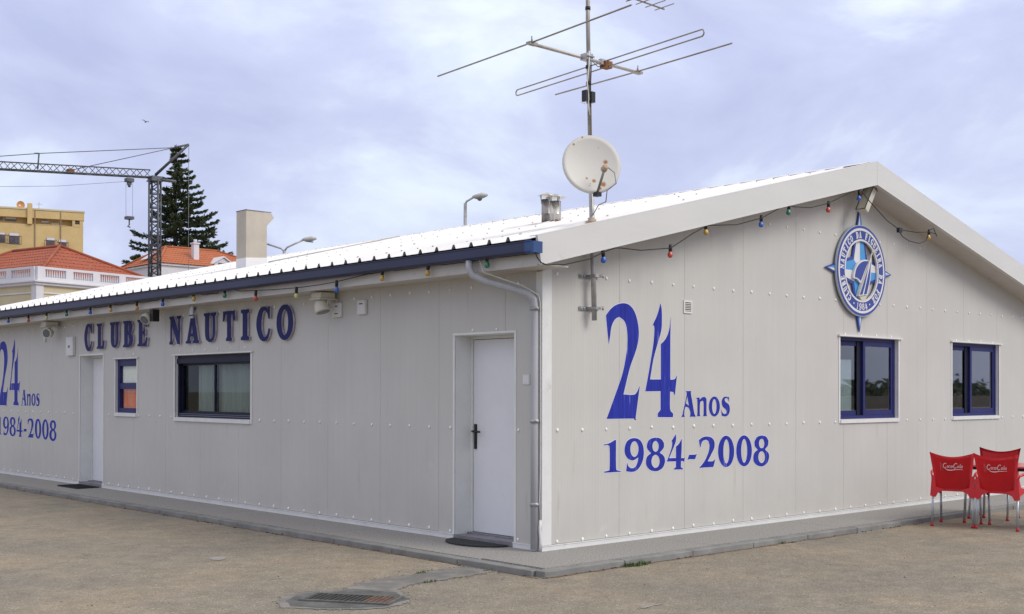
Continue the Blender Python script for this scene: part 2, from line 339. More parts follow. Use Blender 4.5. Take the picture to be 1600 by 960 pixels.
JAMB = mat('door_jamb', (.74, .75, .72), .45, var=.04, vscale=4)
BLACK = mat('black_plastic', (.012, .012, .013), .45, var=.1)
RUBBER = mat('black_rubber_cable', (.01, .01, .01), .55, var=.1)
ZINC = mat('zinc_pipe', (.36, .37, .40), .42, .55, var=.12, vscale=7, vstretch=(1, 1, .25))
PVC = mat('grey_downpipe', (.42, .43, .45), .38, 0, var=.1, vscale=6, vstretch=(1, 1, .2))
GALV = mat('galvanised_steel', (.42, .42, .42), .45, .6, var=.2, vscale=12)
ALU = mat('old_aluminium', (.36, .33, .29), .42, .65, var=.2, vscale=6)
RUST = mat('rusty_steel', (.26, .11, .04), .8, .1, var=.3, vscale=20)
INOX = mat('stained_stainless', (.56, .55, .52), .25, .9, col2=(.30, .20, .11), vscale=7, ramp=(.5, .68))
CONC = mat('washed_concrete', (.32, .308, .285), .9, var=.42, vscale=70, detail=2, bump=.6, bscale=150)
KERB = mat('smooth_concrete_kerb', (.225, .225, .212), .85, var=.2, vscale=4, bump=.5, bscale=30, detail=8)
CONC2 = mat('dark_cement_patch', (.155, .15, .14), .88, col2=(.245, .228, .205), vscale=3.5, bump=.5, bscale=25, detail=8, ramp=(.42, .62))
IRON = mat('cast_iron', (.07, .068, .065), .6, .5, var=.3, vscale=14)
PIT = mat('black_pit', (.01, .01, .009), .95, var=.1)
MATM = mat('black_door_mat', (.03, .032, .034), .9, var=.3, vscale=90, bump=.7, bscale=120)
LBLUE = vinyl_mat('blue_vinyl', (.016, .024, .27), (.026, .042, .38))
LEDGE = mat('pale_vinyl_edge', (.68, .68, .80), .5, var=.03)
SIGNB = mat('navy_sign_face', (.012, .017, .12), .6, spec=.25, var=.12, vscale=6)
SIGNS = mat('weathered_letter_side', (.60, .56, .62), .55, col2=(.34, .26, .40), vscale=9)
EWHITE = mat('emblem_white', (.72, .72, .72), .4, var=.04, vscale=8)
ENAVY = mat('emblem_blue', (.030, .055, .30), .35, var=.08, vscale=6)
ESKY = mat('emblem_light_blue', (.07, .32, .66), .35, var=.05, vscale=6)
CREAM = mat('cream_plastic', (.60, .58, .48), .5, var=.06, vscale=8)
WPLAST = mat('white_plastic', (.70, .70, .68), .5, var=.05, vscale=12)
PRINTK = mat('dark_print', (.05, .04, .05), .6)
LAMPG = mat('lamp_glass', (.14, .16, .17), .15, var=.2, vscale=30)
REDP = mat('red_plastic', (.62, .022, .032), .33, var=.05, vscale=4, spec=.5)
scuffs(REDP, (.50, .07, .06), .55)
REDF = mat('red_foot_cap', (.42, .02, .025), .5)
CALU = mat('chair_leg_aluminium', (.45, .50, .55), .35, .6, var=.06, vscale=6)
LOGO_W = mat('white_print', (.80, .70, .70), .5)
GRASS = mat('weed_leaf', (.07, .13, .03), .7, var=.3, vscale=30)
CURT = mat('sheer_curtain', (.20, .235, .225), .9, var=.12, vscale=9, vstretch=(1, 1, .1))
CURTW = mat('white_blind', (.80, .78, .72), .85, var=.04)
ORANGE = mat('orange_cloth', (.80, .15, .05), .7, col2=(.85, .34, .26), vscale=3)
SOIL = mat('dry_dirt', (.20, .13, .085), .95, var=.3, vscale=30, bump=.5, bscale=60)
BULB = {k: mat(k+'_bulb_glass', c, .18, var=.12, vscale=20, coat=.5) for k, c in dict(blue=(.03,.12,.50), red=(.50,.06,.035), green=(.02,.20,.12), yellow=(.52,.34,.07), orange=(.55,.24,.06), cream=(.50,.52,.22)).items()}
TEXT=[('2',[[(0.891,2.307),(0.953,2.367),(1.037,2.417),(1.143,2.442),(1.239,2.431),(1.32,2.37),(1.37,2.27),(1.392,2.155),(1.377,2.038),(1.327,1.92),(1.251,1.774),(1.155,1.506),(1.306,1.502),(1.36,1.528),(1.408,1.598),(1.339,1.238),(1.317,1.255),(0.901,1.258),(0.955,1.357),(1.06,1.556),(1.144,1.729),(1.197,1.917),(1.216,2.062),(1.203,2.191),(1.165,2.262),(1.09,2.299),(1.027,2.271),(0.974,2.197),(0.954,2.097),(0.933,2.014),(0.912,2.152)]]),('4',[[(1.737,2.473),(1.756,2.405),(1.76,2.286),(1.749,2.182),(1.693,2.047),(1.625,1.882),(1.57,1.663),(1.743,1.665),(1.743,2.039),(1.818,2.095),(1.875,2.186),(1.907,2.329),(1.899,2.127),(1.899,1.663),(1.969,1.67),(2.009,1.712),(1.974,1.491),(1.946,1.531),(1.895,1.536),(1.895,1.349),(1.942,1.303),(1.942,1.261),(1.694,1.265),(1.694,1.306),(1.739,1.343),(1.739,1.54),(1.492,1.537),(1.536,1.69),(1.585,1.882),(1.625,2.059),(1.638,2.208),(1.611,2.239),(1.681,2.342)]]),('A',[[(2.157,1.542),(2.252,1.543),(2.244,1.516),(2.266,1.438),(2.301,1.306),(2.325,1.271),(2.328,1.261),(2.218,1.263),(2.235,1.281),(2.232,1.32),(2.205,1.36),(2.164,1.371),(2.145,1.364),(2.13,1.308),(2.13,1.278),(2.147,1.263),(2.076,1.262),(2.1,1.283),(2.123,1.352),(2.157,1.447),(2.174,1.516)],[(2.183,1.486),(2.16,1.408),(2.211,1.383),(2.194,1.447)]]),('n',[[(2.331,1.468),(2.394,1.472),(2.397,1.446),(2.432,1.47),(2.474,1.479),(2.506,1.467),(2.516,1.436),(2.517,1.286),(2.534,1.266),(2.443,1.266),(2.464,1.287),(2.464,1.415),(2.446,1.435),(2.418,1.428),(2.401,1.402),(2.399,1.288),(2.415,1.266),(2.339,1.267),(2.356,1.288),(2.356,1.437),(2.349,1.455)]]),('o',[[(2.754,1.37),(2.75,1.401),(2.738,1.43),(2.719,1.454),(2.696,1.472),(2.669,1.481),(2.641,1.481),(2.614,1.472),(2.59,1.455),(2.572,1.431),(2.561,1.402),(2.557,1.371),(2.561,1.34),(2.572,1.311),(2.591,1.287),(2.614,1.27),(2.641,1.261),(2.669,1.26),(2.696,1.269),(2.72,1.286),(2.738,1.31),(2.75,1.338)],[(2.693,1.37),(2.692,1.393),(2.687,1.415),(2.68,1.433),(2.671,1.445),(2.66,1.452),(2.649,1.452),(2.639,1.445),(2.629,1.433),(2.622,1.415),(2.618,1.394),(2.616,1.371),(2.618,1.348),(2.622,1.326),(2.63,1.309),(2.639,1.296),(2.649,1.289),(2.66,1.289),(2.671,1.296),(2.68,1.308),(2.687,1.326),(2.692,1.347)]]),('s',[[(2.919,1.478),(2.921,1.421),(2.901,1.453),(2.875,1.464),(2.846,1.46),(2.839,1.44),(2.861,1.419),(2.912,1.394),(2.934,1.354),(2.927,1.3),(2.89,1.264),(2.839,1.258),(2.788,1.267),(2.777,1.337),(2.802,1.301),(2.839,1.285),(2.872,1.293),(2.877,1.318),(2.853,1.341),(2.806,1.368),(2.788,1.408),(2.795,1.449),(2.828,1.476),(2.868,1.481),(2.897,1.475)]]),('1',[[(0.864,1.002),(0.939,1.01),(1.029,1.042),(1.044,1.038),(1.045,0.765),(1.07,0.731),(1.117,0.722),(1.116,0.714),(0.869,0.715),(0.869,0.727),(0.927,0.734),(0.949,0.757),(0.948,0.964),(0.935,0.986),(0.908,0.995),(0.866,0.99)]]),('9',[[(1.327,1.053),(1.397,1.038),(1.449,0.992),(1.472,0.917),(1.463,0.835),(1.421,0.762),(1.355,0.715),(1.281,0.705),(1.198,0.715),(1.214,0.805),(1.235,0.764),(1.281,0.743),(1.336,0.753),(1.374,0.801),(1.385,0.852),(1.336,0.831),(1.29,0.823),(1.225,0.844),(1.179,0.895),(1.174,0.957),(1.206,1.018),(1.262,1.047)],[(1.389,0.938),(1.386,0.961),(1.378,0.982),(1.366,1.0),(1.351,1.013),(1.334,1.02),(1.316,1.02),(1.299,1.014),(1.284,1.002),(1.272,0.985),(1.264,0.965),(1.262,0.942),(1.264,0.919),(1.272,0.898),(1.284,0.88),(1.299,0.867),(1.316,0.86),(1.334,0.86),(1.351,0.866),(1.367,0.878),(1.378,0.895),(1.386,0.915)]]),('8',[[(1.658,1.05),(1.746,1.035),(1.795,0.989),(1.79,0.938),(1.727,0.889),(1.795,0.849),(1.813,0.791),(1.776,0.728),(1.707,0.7),(1.649,0.696),(1.573,0.712),(1.515,0.758),(1.506,0.815),(1.529,0.858),(1.587,0.889),(1.529,0.934),(1.523,0.984),(1.562,1.033)],[(1.709,0.956),(1.707,0.973),(1.701,0.988),(1.691,1.0),(1.679,1.009),(1.666,1.014),(1.651,1.015),(1.638,1.01),(1.626,1.002),(1.616,0.99),(1.611,0.975),(1.609,0.959),(1.611,0.943),(1.617,0.928),(1.626,0.916),(1.638,0.907),(1.652,0.902),(1.666,0.901),(1.68,0.905),(1.692,0.914),(1.701,0.926),(1.707,0.94)],[(1.725,0.797),(1.722,0.817),(1.714,0.835),(1.702,0.85),(1.686,0.861),(1.668,0.867),(1.649,0.868),(1.632,0.863),(1.616,0.853),(1.604,0.839),(1.596,0.821),(1.593,0.802),(1.596,0.783),(1.604,0.765),(1.616,0.75),(1.632,0.739),(1.65,0.732),(1.668,0.732),(1.686,0.736),(1.702,0.746),(1.714,0.761),(1.722,0.778)]]),('4',[[(1.991,1.079),(1.995,1.041),(1.988,0.996),(1.943,0.92),(1.879,0.826),(1.993,0.822),(1.993,0.945),(2.043,0.975),(2.091,1.029),(2.088,0.909),(2.081,0.82),(2.129,0.817),(2.147,0.833),(2.129,0.772),(2.114,0.785),(2.078,0.787),(2.078,0.722),(2.109,0.705),(2.109,0.695),(1.961,0.7),(1.961,0.711),(1.993,0.726),(1.993,0.787),(1.839,0.79),(1.864,0.827),(1.918,0.928),(1.931,0.985),(1.918,1.008),(1.953,1.042)]]),('-',[[(2.214,0.85),(2.317,0.848),(2.351,0.858),(2.317,0.797),(2.219,0.801),(2.186,0.792)]]),('2',[[(2.384,1.005),(2.447,1.033),(2.531,1.041),(2.605,1.026),(2.654,0.985),(2.657,0.918),(2.616,0.859),(2.537,0.766),(2.616,0.763),(2.648,0.772),(2.675,0.791),(2.638,0.699),(2.447,0.7),(2.384,0.696),(2.447,0.74),(2.5,0.79),(2.552,0.868),(2.568,0.934),(2.552,0.987),(2.505,1.005),(2.447,0.99),(2.426,0.958),(2.413,0.919),(2.395,0.952)]]),('0',[[(3.016,0.859),(3.01,0.91),(2.992,0.956),(2.965,0.995),(2.929,1.023),(2.889,1.039),(2.847,1.04),(2.807,1.026),(2.772,1.0),(2.745,0.963),(2.728,0.918),(2.722,0.869),(2.728,0.819),(2.746,0.773),(2.773,0.735),(2.808,0.706),(2.847,0.69),(2.889,0.689),(2.929,0.701),(2.965,0.727),(2.992,0.764),(3.01,0.809)],[(2.927,0.862),(2.925,0.9),(2.919,0.936),(2.908,0.965),(2.895,0.986),(2.88,0.997),(2.865,0.998),(2.85,0.987),(2.837,0.967),(2.826,0.938),(2.82,0.904),(2.818,0.866),(2.82,0.828),(2.827,0.793),(2.837,0.764),(2.85,0.742),(2.865,0.731),(2.88,0.73),(2.895,0.741),(2.909,0.761),(2.919,0.789),(2.925,0.824)]]),('0',[[(3.349,0.855),(3.343,0.906),(3.326,0.952),(3.298,0.991),(3.262,1.019),(3.222,1.035),(3.18,1.036),(3.14,1.022),(3.105,0.996),(3.078,0.959),(3.061,0.914),(3.055,0.865),(3.061,0.815),(3.078,0.769),(3.105,0.73),(3.14,0.702),(3.18,0.686),(3.222,0.684),(3.263,0.697),(3.298,0.723),(3.326,0.76),(3.343,0.805)],[(3.26,0.858),(3.258,0.897),(3.251,0.932),(3.24,0.962),(3.227,0.983),(3.211,0.994),(3.195,0.995),(3.18,0.984),(3.166,0.964),(3.156,0.935),(3.149,0.9),(3.147,0.862),(3.149,0.824),(3.156,0.788),(3.166,0.759),(3.18,0.737),(3.195,0.726),(3.212,0.725),(3.227,0.736),(3.241,0.756),(3.251,0.785),(3.258,0.82)]]),('8',[[(3.538,1.027),(3.626,1.011),(3.671,0.964),(3.662,0.908),(3.603,0.864),(3.674,0.817),(3.683,0.76),(3.65,0.705),(3.591,0.676),(3.533,0.668),(3.451,0.685),(3.387,0.73),(3.379,0.792),(3.405,0.836),(3.463,0.864),(3.405,0.909),(3.399,0.964),(3.451,1.012)],[(3.591,0.933),(3.589,0.948),(3.583,0.962),(3.573,0.974),(3.56,0.983),(3.546,0.988),(3.531,0.988),(3.516,0.984),(3.504,0.976),(3.494,0.965),(3.488,0.951),(3.486,0.936),(3.488,0.92),(3.494,0.906),(3.504,0.894),(3.516,0.885),(3.531,0.881),(3.546,0.88),(3.56,0.884),(3.573,0.892),(3.583,0.903),(3.589,0.917)],[(3.603,0.774),(3.6,0.793),(3.593,0.811),(3.581,0.826),(3.565,0.837),(3.548,0.843),(3.529,0.844),(3.512,0.839),(3.496,0.829),(3.484,0.815),(3.477,0.797),(3.474,0.778),(3.477,0.759),(3.484,0.741),(3.496,0.726),(3.512,0.715),(3.529,0.709),(3.548,0.708),(3.565,0.713),(3.581,0.723),(3.593,0.737),(3.6,0.754)]])]
LOGO=[('sail_out',[(5.767,3.233),(5.632,3.223),(5.511,3.175),(5.445,3.105),(5.408,3.03),(5.403,2.973),(5.487,2.967),(5.578,2.919),(5.664,3.062)]),('sail_in',[(5.745,3.214),(5.637,3.204),(5.538,3.162),(5.471,3.1),(5.44,3.033),(5.434,2.989),(5.503,2.982),(5.573,2.952),(5.648,3.069)]),('main_out',[(5.821,3.308),(5.816,3.175),(5.788,2.968),(5.718,2.78),(5.493,2.75),(5.573,2.911),(5.691,3.115)]),('main_a',[(5.778,3.238),(5.726,3.096),(5.664,2.917),(5.599,2.779),(5.525,2.769),(5.599,2.913),(5.712,3.117)]),('main_b',[(5.799,3.203),(5.794,3.159),(5.767,2.967),(5.696,2.788),(5.637,2.782),(5.691,2.919),(5.756,3.083)]),('mast',[(5.832,3.364),(5.854,3.363),(5.514,2.749),(5.493,2.75)]),('flag',[(5.808,3.372),(5.876,3.374),(5.904,3.351),(5.854,3.328),(5.816,3.336)]),('hull',[(5.546,2.748),(5.707,2.768),(5.691,2.703),(5.618,2.693)])]

# ================================================================== SETTING
GZ = -.06          # yard level; the pavement round the clubhouse is z = 0
def ground():
    mb = MB(); S = 900
    hx = [-S, -60, -12, 14, 60, S]
    for i in range(5):
        for j in range(5):
            mb.face([(hx[i], hx[j], GZ), (hx[i+1], hx[j], GZ), (hx[i+1], hx[j+1], GZ), (hx[i], hx[j+1], GZ)])
    bmesh.ops.remove_doubles(mb.b, verts=mb.b.verts, dist=.001)
    return kind(mb.build('ground', ASPH), 'structure')
ground()

RIDGE_X, BW, BL, SL = 5.43, 10.86, 15.30, .2444
OH = .38
def zrake(x): return 4.124-SL*abs(x-RIDGE_X)          # underside of the gable fascia
def zroof(x): return 4.375-SL*abs(x-RIDGE_X)

pav = kind(bpy.data.objects.new('pavement', None), 'structure'); COL.objects.link(pav)
def pave():
    j = .006
    xs = [-.74]+[-.74+2.35*k for k in range(1, 6)]+[BW+.7]
    for a, b in zip(xs, xs[1:]):
        MB().box((a+j/2, -.80, GZ-.1), (b-j/2, .02, 0)).build('pavement_slab', CONC, pav)
    ys = [.02]+[.02+2.6*k for k in range(1, 6)]+[BL+.4]
    for a, b in zip(ys, ys[1:]):
        MB().box((-.78, a+j/2, GZ-.1), (.02, b-j/2, 0)).build('pavement_slab', CONC, pav)
    # smooth kerb stones along the outer edge, slightly uneven
    x = -.86
    while x < BW+.6:
        w = .98 if x > -.8 else 1.02; dz = rnd.uniform(-.004, .003); dy = rnd.uniform(-.006, .006)
        MB().box((x+.004, -.92+dy, GZ-.1), (x+w-.004, -.803, -.003+dz)).build('kerb_stone', KERB, pav, bevel=.006); x += w
    y = -.80
    while y < BL+.3:
        dz = rnd.uniform(-.004, .003); dx = rnd.uniform(-.006, .006)
        MB().box((-.90+dx, y+.004, GZ-.1), (-.783, y+1.0-.004, -.003+dz)).build('kerb_stone', KERB, pav, bevel=.006); y += 1.0
pave()
def blob(pts, z, name, m, jit=.02, sub=4, wall=None):
    out = []
    n = len(pts)
    for i in range(n):
        a, b = Vector(pts[i]), Vector(pts[(i+1) % n])
        for k in range(sub):
            p = a.lerp(b, k/sub); out.append((p.x+rnd.uniform(-jit, jit), p.y+rnd.uniform(-jit, jit)))
    mb = MB(); mb.prism([out], (0,0,0), (1,0,0), (0,1,0), (0,0,1), z, z); return mb.build(name, m)
DC = [(-3.15,-.37),(-2.96,-.2),(-2.76,-.18),(-2.46,-.29),(-2.25,-.09),(-2.04,-.05),(-1.82,-.02),(-1.54,-.03),(-1.19,.06),(-.93,.04),(-.912,-.2),(-.915,-.36),(-1.13,-.4),(-1.37,-.42),(-1.62,-.43),(-1.95,-.45),(-2.17,-.59),(-2.25,-.84),(-2.42,-1.07),(-2.74,-1.17),(-3.04,-.96),(-3.27,-.63)]
kind(blob(DC, GZ+.004, 'cement_patch', CONC2, .024, 7), 'structure')
kind(blob([(-3.1,-.42),(-2.9,-.24),(-2.62,-.30),(-2.40,-.32),(-2.24,-.66),(-2.36,-.98),(-2.70,-1.10),(-2.98,-.92),(-3.18,-.62)], GZ+.0055, 'cement_patch', mat('damp_dark_cement', (.075,.077,.074), .8, col2=(.14,.14,.135), vscale=7, bump=.4, bscale=40), .016), 'structure')
for k, (cx, cy, w, h, a) in enumerate(((-2.35, 2.0, .12, .08, 1.0), (-4.2, 4.6, .22, .045, .8), (-1.2, -2.4, .16, .03, .1))):
    pts = [(cx+math.cos(a)*w*math.cos(t)-math.sin(a)*h*math.sin(t), cy+math.sin(a)*w*math.cos(t)+math.cos(a)*h*math.sin(t)) for t in [i*math.pi/5 for i in range(10)]]
    kind(blob(pts, GZ+.004, 'cement_spill', mat('pale_cement', (.30,.285,.26), .9, var=.2, vscale=40), .022, 4), 'structure')
# dirt washed along the foot of the kerb
def dirt_line(x0, y0, x1, y1, w, n, name):
    a, b = Vector((x0, y0)), Vector((x1, y1)); t = (b-a).normalized(); nn = Vector((t.y, -t.x)); up = []; lo = []
    for i in range(n+1):
        p = a.lerp(b, i/n); up.append(tuple(p)); q = p+nn*(w*(.25+.75*rnd.random())); lo.append(tuple(q))
    mb = MB(); mb.prism([up+lo[::-1]], (0,0,0), (1,0,0), (0,1,0), (0,0,1), GZ+.003, GZ+.003); return mb.build(name, SOIL)
kind(dirt_line(-.9, -.925, 4.0, -.925, .05, 60, 'dirt'), 'stuff')
kind(dirt_line(-.905, 15.0, -.905, -.9, .035, 120, 'dirt'), 'stuff')

def weeds(name, spots, label):
    mb = MB()
    for (cx, cy, r, n, h) in spots:
        for _ in range(n):
            a = rnd.uniform(0, 6.28); d = r*math.sqrt(rnd.random()); x = cx+math.cos(a)*d*1.6; y = cy+math.sin(a)*d*.6
            hh = h*rnd.uniform(.4, 1); t = rnd.uniform(0, 6.28); w = hh*.16; dx, dy = math.cos(t)*w, math.sin(t)*w; bx, by = math.cos(t+1.3)*hh*.6, math.sin(t+1.3)*hh*.6
            mb.face([(x-dx, y-dy, GZ), (x+dx, y+dy, GZ), (x+dx*1.2+bx*.5, y+dy*1.2+by*.5, GZ+hh*.7), (x+bx, y+by, GZ+hh)])
    o = mb.build(name, GRASS, recalc=False); o['label'] = label; kind(o, 'stuff'); return o
weeds('grass', [(.28, -.955, .10, 130, .042), (.16, -.95, .05, 40, .03), (.42, -.945, .05, 40, .028)], 'small tuft of green weeds at the kerb foot near the corner')
weeds('weeds', [(2.6, -.94, .03, 14, .03), (4.9, -.94, .03, 10, .025), (-.915, 3.2, .02, 10, .025), (-.915, 1.4, .02, 8, .02), (-.915, 6.0, .03, 12, .03), (-.95, -.30, .03, 14, .03), (-1.5, -.02, .04, 30, .03), (-1.72, -.44, .05, 34, .028), (-1.35, .02, .03, 16, .025), (-1.4, -.42, .03, 12, .02)], 'thin weeds along the edges of the cement strip')
def kerb_litter():
    mb = MB()
    for _ in range(150):
        if rnd.random() < .45: x, y = rnd.uniform(-.9, 5.5), -.93-abs(rnd.gauss(0, .02))
        else: x, y = -.91-abs(rnd.gauss(0, .02)), rnd.uniform(-.9, 12)
        s = rnd.uniform(.004, .014); mb.sphere((x, y, GZ+s*.5), s, 5, 3, (rnd.uniform(.8, 1.6), 1, .6))
    o = mb.build('kerb_rubble', mat('dark_rubble', (.12,.10,.08), .95, var=.5, vscale=12)); kind(o, 'stuff')
kerb_litter()
def pebbles():
    mb = MB()
    for _ in range(520):
        t = rnd.random()
        if t < .55:
            i = rnd.randrange(len(DC)); a, b = Vector(DC[i]), Vector(DC[(i+1) % len(DC)]); p = a.lerp(b, rnd.random()); x = p.x+rnd.gauss(0, .035); y = p.y+rnd.gauss(0, .035)
            if x > -.93: continue
        else: x = rnd.uniform(-5.5, 3); y = rnd.uniform(-4.2, 1.5)
        if x > -.93 and y > -.95: continue
        s = rnd.uniform(.003, .009); mb.sphere((x, y, GZ+s*.6), s, 5, 3, (1, rnd.uniform(.6, 1), .7))
    o = mb.build('gravel', mat('gravel_grain', (.30,.26,.22), .9, var=.4, vscale=9)); kind(o, 'stuff')
pebbles()

# drain grate set in the cement patch
def drain():
    C4 = [Vector((-2.80, -.226)), Vector((-2.43, -.833)), Vector((-2.70, -1.0)), Vector((-3.07, -.42))]
    u = (C4[2]-C4[3]).normalized(); o = Vector((-2.99, -.49)); Lu = .67; v = Vector((-u.y, u.x)); W = .27
    t = thing('drain_grate', 'slotted iron drain grate sunk in a dark cement patch in the yard', 'drain grate', loc=(o.x, o.y, GZ+.006), rz=math.atan2(u.y, u.x))
    mb = MB(); f = .03
    mb.box((-f, -f, 0), (Lu+f, 0, .012)); mb.box((-f, W, 0), (Lu+f, W+f, .012)); mb.box((-f, 0, 0), (0, W, .012)); mb.box((Lu, 0, 0), (Lu+f, W, .012)); mb.build('frame', mat('grate_frame', (.13,.13,.125), .8, .2, var=.2, vscale=15), t)
    MB().box((0, 0, 0), (Lu, W, .0015)).build('pit', PIT, t)
    n = 16
    for k in range(n):
        x = (k+.5)*Lu/n; MB().box((x-.012, .001, .002), (x+.012, W-.001, .011)).build('bar', IRON if k < 11 else mat('rusty_bar', (.13,.08,.055), .8, var=.3, vscale=20) if k == 11 else bpy.data.materials['rusty_bar'], t)
drain()

# ================================================================== CLUBHOUSE
club = thing('clubhouse', 'long low grey metal clad clubhouse with white ribbed roof and blue lettering', 'building', loc=(0,0,0))
def panel(axis, a, b, zt, openings, name='wall_panel', out=-1, th=.05):
    """one cladding panel of the wall on plane axis=0, between a and b, top height zt(t), with rectangular openings cut"""
    g = .0016; a += g; b -= g
    cut = sorted({a, b} | {t for o in openings for t in (o[0], o[1]) if a < t < b} | ({RIDGE_X} if axis == 1 and a < RIDGE_X < b else set()))
    zs = sorted({.055} | {z for o in openings if o[0] < b and o[1] > a for z in (o[2], o[3])})
    mb = MB(); V = {}
    def P(t, z): return (t, 0, z) if axis == 1 else (0, t, z)
    for i in range(len(cut)-1):
        t0, t1 = cut[i], cut[i+1]; tm = (t0+t1)/2
        for k in range(len(zs)):
            z0 = zs[k]; last = k == len(zs)-1
            z1 = None if last else zs[k+1]; zc = (z0+(z1 if z1 else z0+.01))/2
            if any(o[0] < tm < o[1] and o[2]-1e-6 < zc < o[3]-1e-6 for o in openings): continue
            mb.face([P(t0, z0), P(t1, z0), P(t1, z1 if z1 else zt(t1)), P(t0, z1 if z1 else zt(t0))])
    bmesh.ops.remove_doubles(mb.b, verts=mb.b.verts, dist=1e-4)
    if not mb.b.faces: mb.b.free(); return
    r = bmesh.ops.extrude_face_region(mb.b, geom=mb.b.faces[:])
    d = (0, th, 0) if axis == 1 else (th, 0, 0)
    bmesh.ops.translate(mb.b, verts=[v for v in r['geom'] if isinstance(v, bmesh.types.BMVert)], vec=d)
    # a panel cut through by an opening is two sheets, one above and one below it
    left = set(mb.b.faces); comps = []
    while left:
        st = [left.pop()]; c = set(st)
        while st:
            f = st.pop()
            for e in f.edges:
                for f2 in e.link_faces:
                    if f2 in left: left.discard(f2); c.add(f2); st.append(f2)
        comps.append(c)
    for c in comps:
        nb = MB(); M_ = {}
        for f in c:
            for v in f.verts:
                if v not in M_: M_[v] = nb.b.verts.new(v.co)
            nb.b.faces.new([M_[v] for v in f.verts])
        nb.build(name, CLAD, club)
    mb.b.free()
GW = [(5.19, 6.60, 1.185, 2.235), (8.08, 9.52, 1.185, 2.245)]
LO = [(.395, 1.31, -1, 2.115), (10.0, 10.89, -1, 2.10), (5.45, 7.555, 1.155, 2.035), (8.79, 9.53, 1.19, 2.02)]
gs = [.115]+[1.093+1.046*k for k in range(0, 10)]
gs = [g_ for g_ in gs if g_ < BW-.1]+[BW]
for a, b in zip(gs, gs[1:]): panel(1, a, b, lambda t: zrake(t)+.02, GW)
ls = [.075]+[.53+1.046*k for k in range(0, 15)]
ls = [l_ for l_ in ls if l_ < BL-.2]+[BL]
for a, b in zip(ls, ls[1:]): panel(0, a, b, lambda t: 2.70, LO)
# inner lining (dark), back walls and floor close the shell
def lining(axis, a, b, zt, openings):
    mb = MB(); cut = sorted({a, b} | {t for o in openings for t in (o[0]-.03, o[1]+.03)} | ({RIDGE_X} if axis == 1 else set()))
    zs = sorted({.0} | {z for o in openings for z in (max(0, o[2]-.03), o[3]+.03)})
    P = (lambda t, z: (t, .062, z)) if axis == 1 else (lambda t, z: (.062, t, z))
    for i in range(len(cut)-1):
        t0, t1 = cut[i], cut[i+1]; tm = (t0+t1)/2
        for k in range(len(zs)):
            z0 = zs[k]; z1 = zs[k+1] if k < len(zs)-1 else None; zc = (z0+z1)/2 if z1 else z0+.05
            if any(o[0]-.03 < tm < o[1]+.03 and o[2]-.03-1e-6 < zc < o[3]+.03-1e-6 for o in openings): continue
            mb.face([P(t0, z0), P(t1, z0), P(t1, z1 or zt(t1)), P(t0, z1 or zt(t0))])
    mb.build('wall_lining', SEAM, club)
lining(1, .062, BW, zrake, GW); lining(0, .062, BL, lambda t: 2.69, LO)
mb = MB(); mb.box((BW-.05, .062, 0), (BW-.002, BL, 2.70)); mb.build('rear_wall', CLAD, club)
mb = MB(); mb.prism([[(.06, 0), (BW-.06, 0), (BW-.06, zrake(BW-.06)), (RIDGE_X, zrake(RIDGE_X)), (.06, zrake(.06))]], (0, 0, 0), (1, 0, 0), (0, 0, 1), (0, 1, 0), BL-.052, BL-.002); mb.build('rear_wall', CLAD, club)
MB().box((.07, .07, -.02), (BW-.06, BL-.06, -.004)).build('floor', mat('floor_tile', (.16,.13,.11), .5, var=.15), club)
MB().box((.07, .07, 2.62), (BW-.06, BL-.06, 2.64)).build('ceiling', mat('ceiling_board', (.35,.34,.32), .9, var=.05), club)
MB().box((.07, 4.9, 0), (4.5, 4.96, 2.62)).build('inner_wall', mat('inner_plaster', (.30,.29,.27), .9, var=.05), club)

# trims
mb = MB(); mb.box((.0, -.014, .055), (.113, .03, 2.80)); mb.box((-.014, -.014, .055), (0, .073, 2.69)); mb.build('corner_trim', WTRIM, club)
mb = MB(); mb.box((-.018, -.020, .0), (BW, -.002, .052)); mb.box((-.018, -.026, .044), (BW, -.020, .052)); mb.build('base_trim', WTRIM, club)
for a, b in ((-.002, .395), (1.31, 10.0), (10.89, BL)):
    mb = MB(); mb.box((-.020, a, .0), (-.002, b, .052)); mb.box((-.026, a, .044), (-.020, b, .052)); mb.build('base_trim', WTRIM, club)

# rivets: rows of small domed fixings, each row one strip of the same stuff
def rivets(name, pts, axis):
    mb = MB(); r = .0135
    for t, z in pts:
        r = .0185*rnd.uniform(.85, 1.1)
        c = (t+rnd.uniform(-.006, .006), -.003, z+rnd.uniform(-.005, .005)) if axis == 1 else (-.003, t+rnd.uniform(-.006, .006), z+rnd.uniform(-.005, .005))
        mb.sphere(c, r, 8, 4, (1, .55, 1) if axis == 1 else (.55, 1, 1))
    return kind(mb.build(name, mat('rivet_cap', (.86, .86, .85), .3, var=.02) if 'rivet_cap' not in bpy.data.materials else bpy.data.materials['rivet_cap'], club), 'stuff')
def free(t, z, ops, m=.03): return not any(o[0]-m < t < o[1]+m and o[2]-m < z < o[3]+m for o in ops)
step = .349
gp = []
for z in (.075, 1.158, 2.682, 3.502):
    k = 0
    while .2+step*k < BW-.1:
        t = .2+step*k; k += 1
        if z > zrake(t)-.12 or not free(t, z, GW, .0): continue
        if z in (2.682, 3.502) and 5.0 < t < 6.15 and (t-5.62)**2+(z-3.08)**2 < .62**2: continue
        gp.append((t, z))
for o in GW: gp += [(o[0]+.12+.37*k, o[3]+.03) for k in range(4)]+[(o[0]+.12+.37*k, o[2]-.035) for k in range(4)]
rivets('rivets', gp, 1)
lp = []
for z in (.08, 1.158, 2.60):
    k = 0
    while .34+step*k < BL-.1:
        t = .34+step*k; k += 1
        if not free(t, z, LO, .04): continue
        lp.append((t, z))
